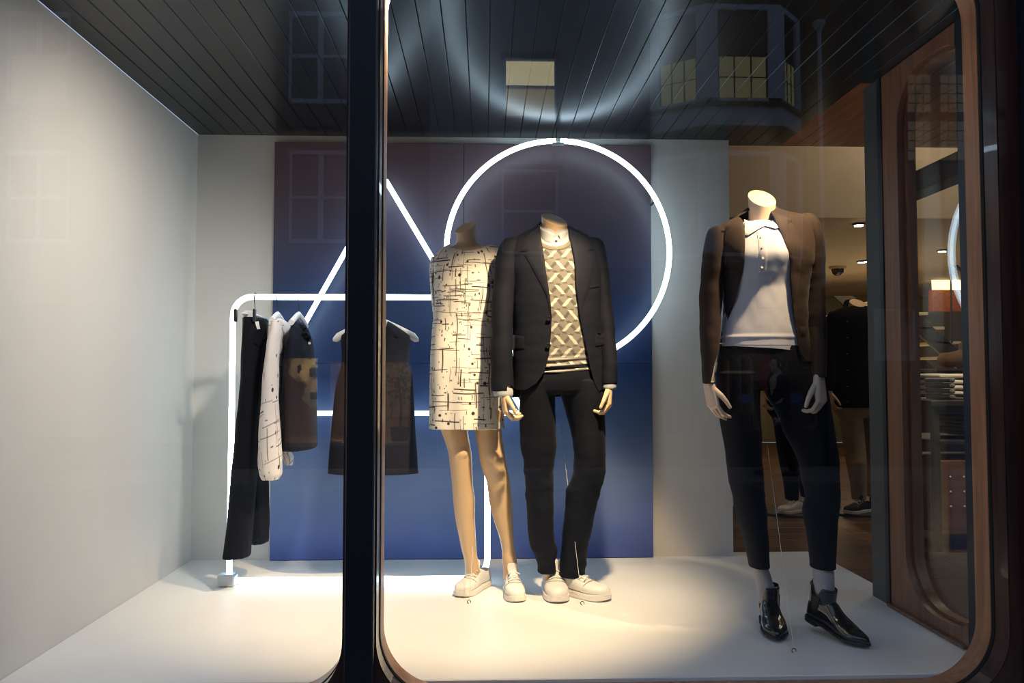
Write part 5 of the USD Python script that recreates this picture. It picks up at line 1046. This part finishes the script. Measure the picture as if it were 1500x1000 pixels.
# ================================================================== seen only in the glass: street life and shop-window contents
def figure(label, x, y, zf, h, head_dir, coat, legs_m, hair, stride=0.0, bagm=None):
    """A clothed person: one body surface with face, coat, trousers, hair and shoes."""
    t_ = thing('person', label, 'person'); k = h/1.75; c, s_ = cos(head_dir), sin(head_dir)
    W = lambda f, l, z: np.array([x+c*f-s_*l, y+s_*f+c*l, zf])+np.array([0, 0, z*k])+np.array([c*f-s_*l, s_*f+c*l, 0])*(k-1)
    hullc = lambda pts, rr: m3.Manifold.batch_boolean([hull_s(a, ra*k, b, rb*k) for a, b, ra, rb in zip(pts[:-1], pts[1:], rr[:-1], rr[1:])], m3.OpType.Add)
    hips, sh = 0.10, 0.19; parts, coatp, legp = [], [], []
    for sg in (-1, 1):
        st_ = stride*sg
        A = [W(0, sg*hips, 0.92), W(st_*0.45+0.02, sg*0.10, 0.50), W(st_, sg*0.10, 0.10)]
        parts.append(hullc(A, [.075, .05, .038])); legp.append(hullc(A, [.095, .07, .058]))
        B = [W(0, sg*sh, 1.42), W(-st_*0.3-0.03, sg*0.25, 1.14), W(-st_*0.6+0.06, sg*0.25, 0.90)]
        parts.append(hullc(B, [.045, .036, .026])); coatp.append(hullc(B, [.068, .056, .046]))
        f_ = unit(W(0.06, 0, -1)-W(0, 0, 0)); hh = hand(B[-1]+f_*0.01, f_, (c, s_, 0), (s_*sg, -c*sg, 0), 0.95*k, (28, 32, 24)); parts.append(man(hh))
        sh_ = hullc([W(st_-0.06, sg*0.10, 0.045), W(st_+0.08, sg*0.105, 0.04), W(st_+0.17, sg*0.11, 0.03)], [.042, .044, .03]); obj('shoe', fuse([sh_], 0.02, 3), darkshop, t_, smooth=60)
    parts += [hullc([W(0, 0, 0.95), W(0, 0, 1.2), W(0.01, 0, 1.38), W(0, 0, 1.48), W(0.02, 0, 1.58)], [.12, .11, .12, .06, .055])]
    skull = m3.Manifold.sphere(1.0, 32).scale([0.098*k, 0.078*k, 0.115*k]).rotate([0, 0, math.degrees(head_dir)]).translate(list(map(float, W(0.02, 0, 1.645))))
    jaw = hullc([W(0.055, 0, 1.60), W(0.085, 0, 1.555)], [.055, .030]); nose = hullc([W(0.115, 0, 1.655), W(0.133, 0, 1.625)], [.009, .013])
    ears = [hullc([W(0.01, sg*0.078, 1.66), W(0.005, sg*0.082, 1.62)], [.014, .012]) for sg in (-1, 1)]
    lips = hullc([W(0.106, -0.02, 1.585), W(0.106, 0.02, 1.585)], [.010, .010])
    obj('body', fuse(parts+[skull, jaw, nose, lips]+ears, 0.016, 4), skin, t_, smooth=60)
    for sg in (-1, 1): obj('eye', tmm(m3.Manifold.sphere(0.011*k, 16).translate(list(map(float, W(0.102, sg*0.032, 1.655))))), darkglass, t_)
    hr = m3.Manifold.sphere(1.0, 32).scale([0.112*k, 0.092*k, 0.122*k]).rotate([0, 0, math.degrees(head_dir)]).translate(list(map(float, W(0.0, 0, 1.665))))
    face = m3.Manifold.cube([0.4, 0.5, 0.4], True).rotate([0, 0, math.degrees(head_dir)]).translate(list(map(float, W(0.26, 0, 1.52))))
    obj('hair', fuse([hr-face], 0.02, 4), hair, t_, smooth=60)
    coatp.append(m3.Manifold.batch_hull([hull_s(W(0, -0.14, 1.42), .075*k, W(0, 0.14, 1.42), .075*k), hull_s(W(0, -0.10, 1.12), .12*k, W(0, 0.10, 1.12), .12*k)]))
    coatp.append(m3.Manifold.batch_hull([hull_s(W(0, -0.10, 1.12), .12*k, W(0, 0.10, 1.12), .12*k), hull_s(W(0, -0.12, 0.78), .13*k, W(0, 0.12, 0.78), .13*k)]))
    obj('coat', wrinkle(fuse(coatp, 0.025, 4), 0.01, (8, 8, 8), 3), coat, t_, smooth=60)
    obj('trousers', fuse(legp, 0.025, 4), legs_m, t_, smooth=60); return t_
p_ = P(1140, 560, 11.6); figure('person in a dark coat passing on the far pavement', p_[0], 2*GY-11.6, ST, 1.74, pi*0.95, navyg, blackg, darkshop, 0.16)
p_ = P(1268, 560, 11.3); figure('person in black clothes standing at the back of the shop', p_[0], 11.3, SF, 1.72, -pi/2-0.4, blackg, blackg, darkshop, 0.03)
gr = thing('garment_rail', 'garment rail in the far clothes shop window', 'clothes rail'); a_, b_2 = V(1052, 516), V(1120, 516)
yy = YF-0.6; obj('bar', tube([(a_[0], yy, a_[2]), (b_2[0], yy, a_[2])], 0.014, 8), steel, gr)
for xx in (a_[0]+0.02, b_2[0]-0.02): obj('post', tube([(xx, yy, ST+0.4), (xx, yy, a_[2])], 0.014, 8), steel, gr)
cols = [blackg, navyg, chino, blackg, olive, navyg, chino]; cn_ = ['black', 'navy', 'beige', 'short black', 'olive', 'dark blue', 'sand']
for k in range(7):
    xx = a_[0]+0.08+(b_2[0]-a_[0]-0.16)*k/6; L_ = 0.75 if k % 2 else 0.95
    o = thing('hanging_garment', f'{cn_[k]} garment on the rail in the far clothes shop', 'garment')
    obj('cloth', wrinkle(rings_mesh([ell((xx, yy, a_[2]-0.06-d*L_), w, dp_, 20) for d, w, dp_ in ((0, .015, .05), (.06, .03, .18), (.15, .04, .22), (.5, .045, .22), (1, .05, .24))]), 0.01, (12, 12, 5), k), cols[k], o)
    obj('hanger_hook', tube([(xx, yy, a_[2]+0.016), (xx, yy, a_[2]-0.06)], 0.004, 6), wirem, o)
rd = thing('dress_form', 'red dressed torso form in the far clothes shop window', 'dress form'); c_ = V(1143, 560)
obj('torso', rings_mesh([ell((c_[0], YF-0.5, c_[2]+z), a, b, 24) for z, a, b in ((-0.45, .17, .13), (-0.2, .13, .11), (0.0, .15, .12), (0.22, .17, .11), (0.32, .12, .08), (0.36, .05, .05), (0.42, .045, .045))]), plain('red_dress', (0.5, 0.02, 0.03), 0.7), rd)
obj('pole', tube([(c_[0], YF-0.5, ST+0.4), (c_[0], YF-0.5, c_[2]-0.44)], 0.02, 8), steel, rd)
fp_ = thing('framed_poster', 'grey framed poster with tan shapes in the far shop window', 'poster')
a_, b_ = V(1278, 528), V(1336, 451); Yp = YF-0.07-0.0
obj('frame', prism(sbox(a_[0], a_[2], b_[0], b_[2]).difference(sbox(a_[0]+0.05, a_[2]+0.09, b_[0]-0.05, b_[2]-0.05)), YF+0.055, YF+0.085), plain('grey_frame', (0.36, 0.36, 0.36), 0.5), fp_, smooth=False)
obj('print', box(a_[0]+0.04, b_[0]-0.04, YF+0.055, YF+0.065, a_[2]+0.08, b_[2]-0.04), plain('poster_tan', (0.40, 0.22, 0.14), 0.5, 0.15), fp_)
for pp in ([(1297, 456), (1309, 456), (1308, 486), (1297, 490)], [(1320, 458), (1330, 456), (1334, 474), (1322, 472)]): obj('printed_shape', prism(Polygon([V(x_, y_)[[0, 2]] for x_, y_ in pp]), YF+0.065, YF+0.067), plain('poster_dark', (0.06, 0.045, 0.04), 0.6), fp_, smooth=False)
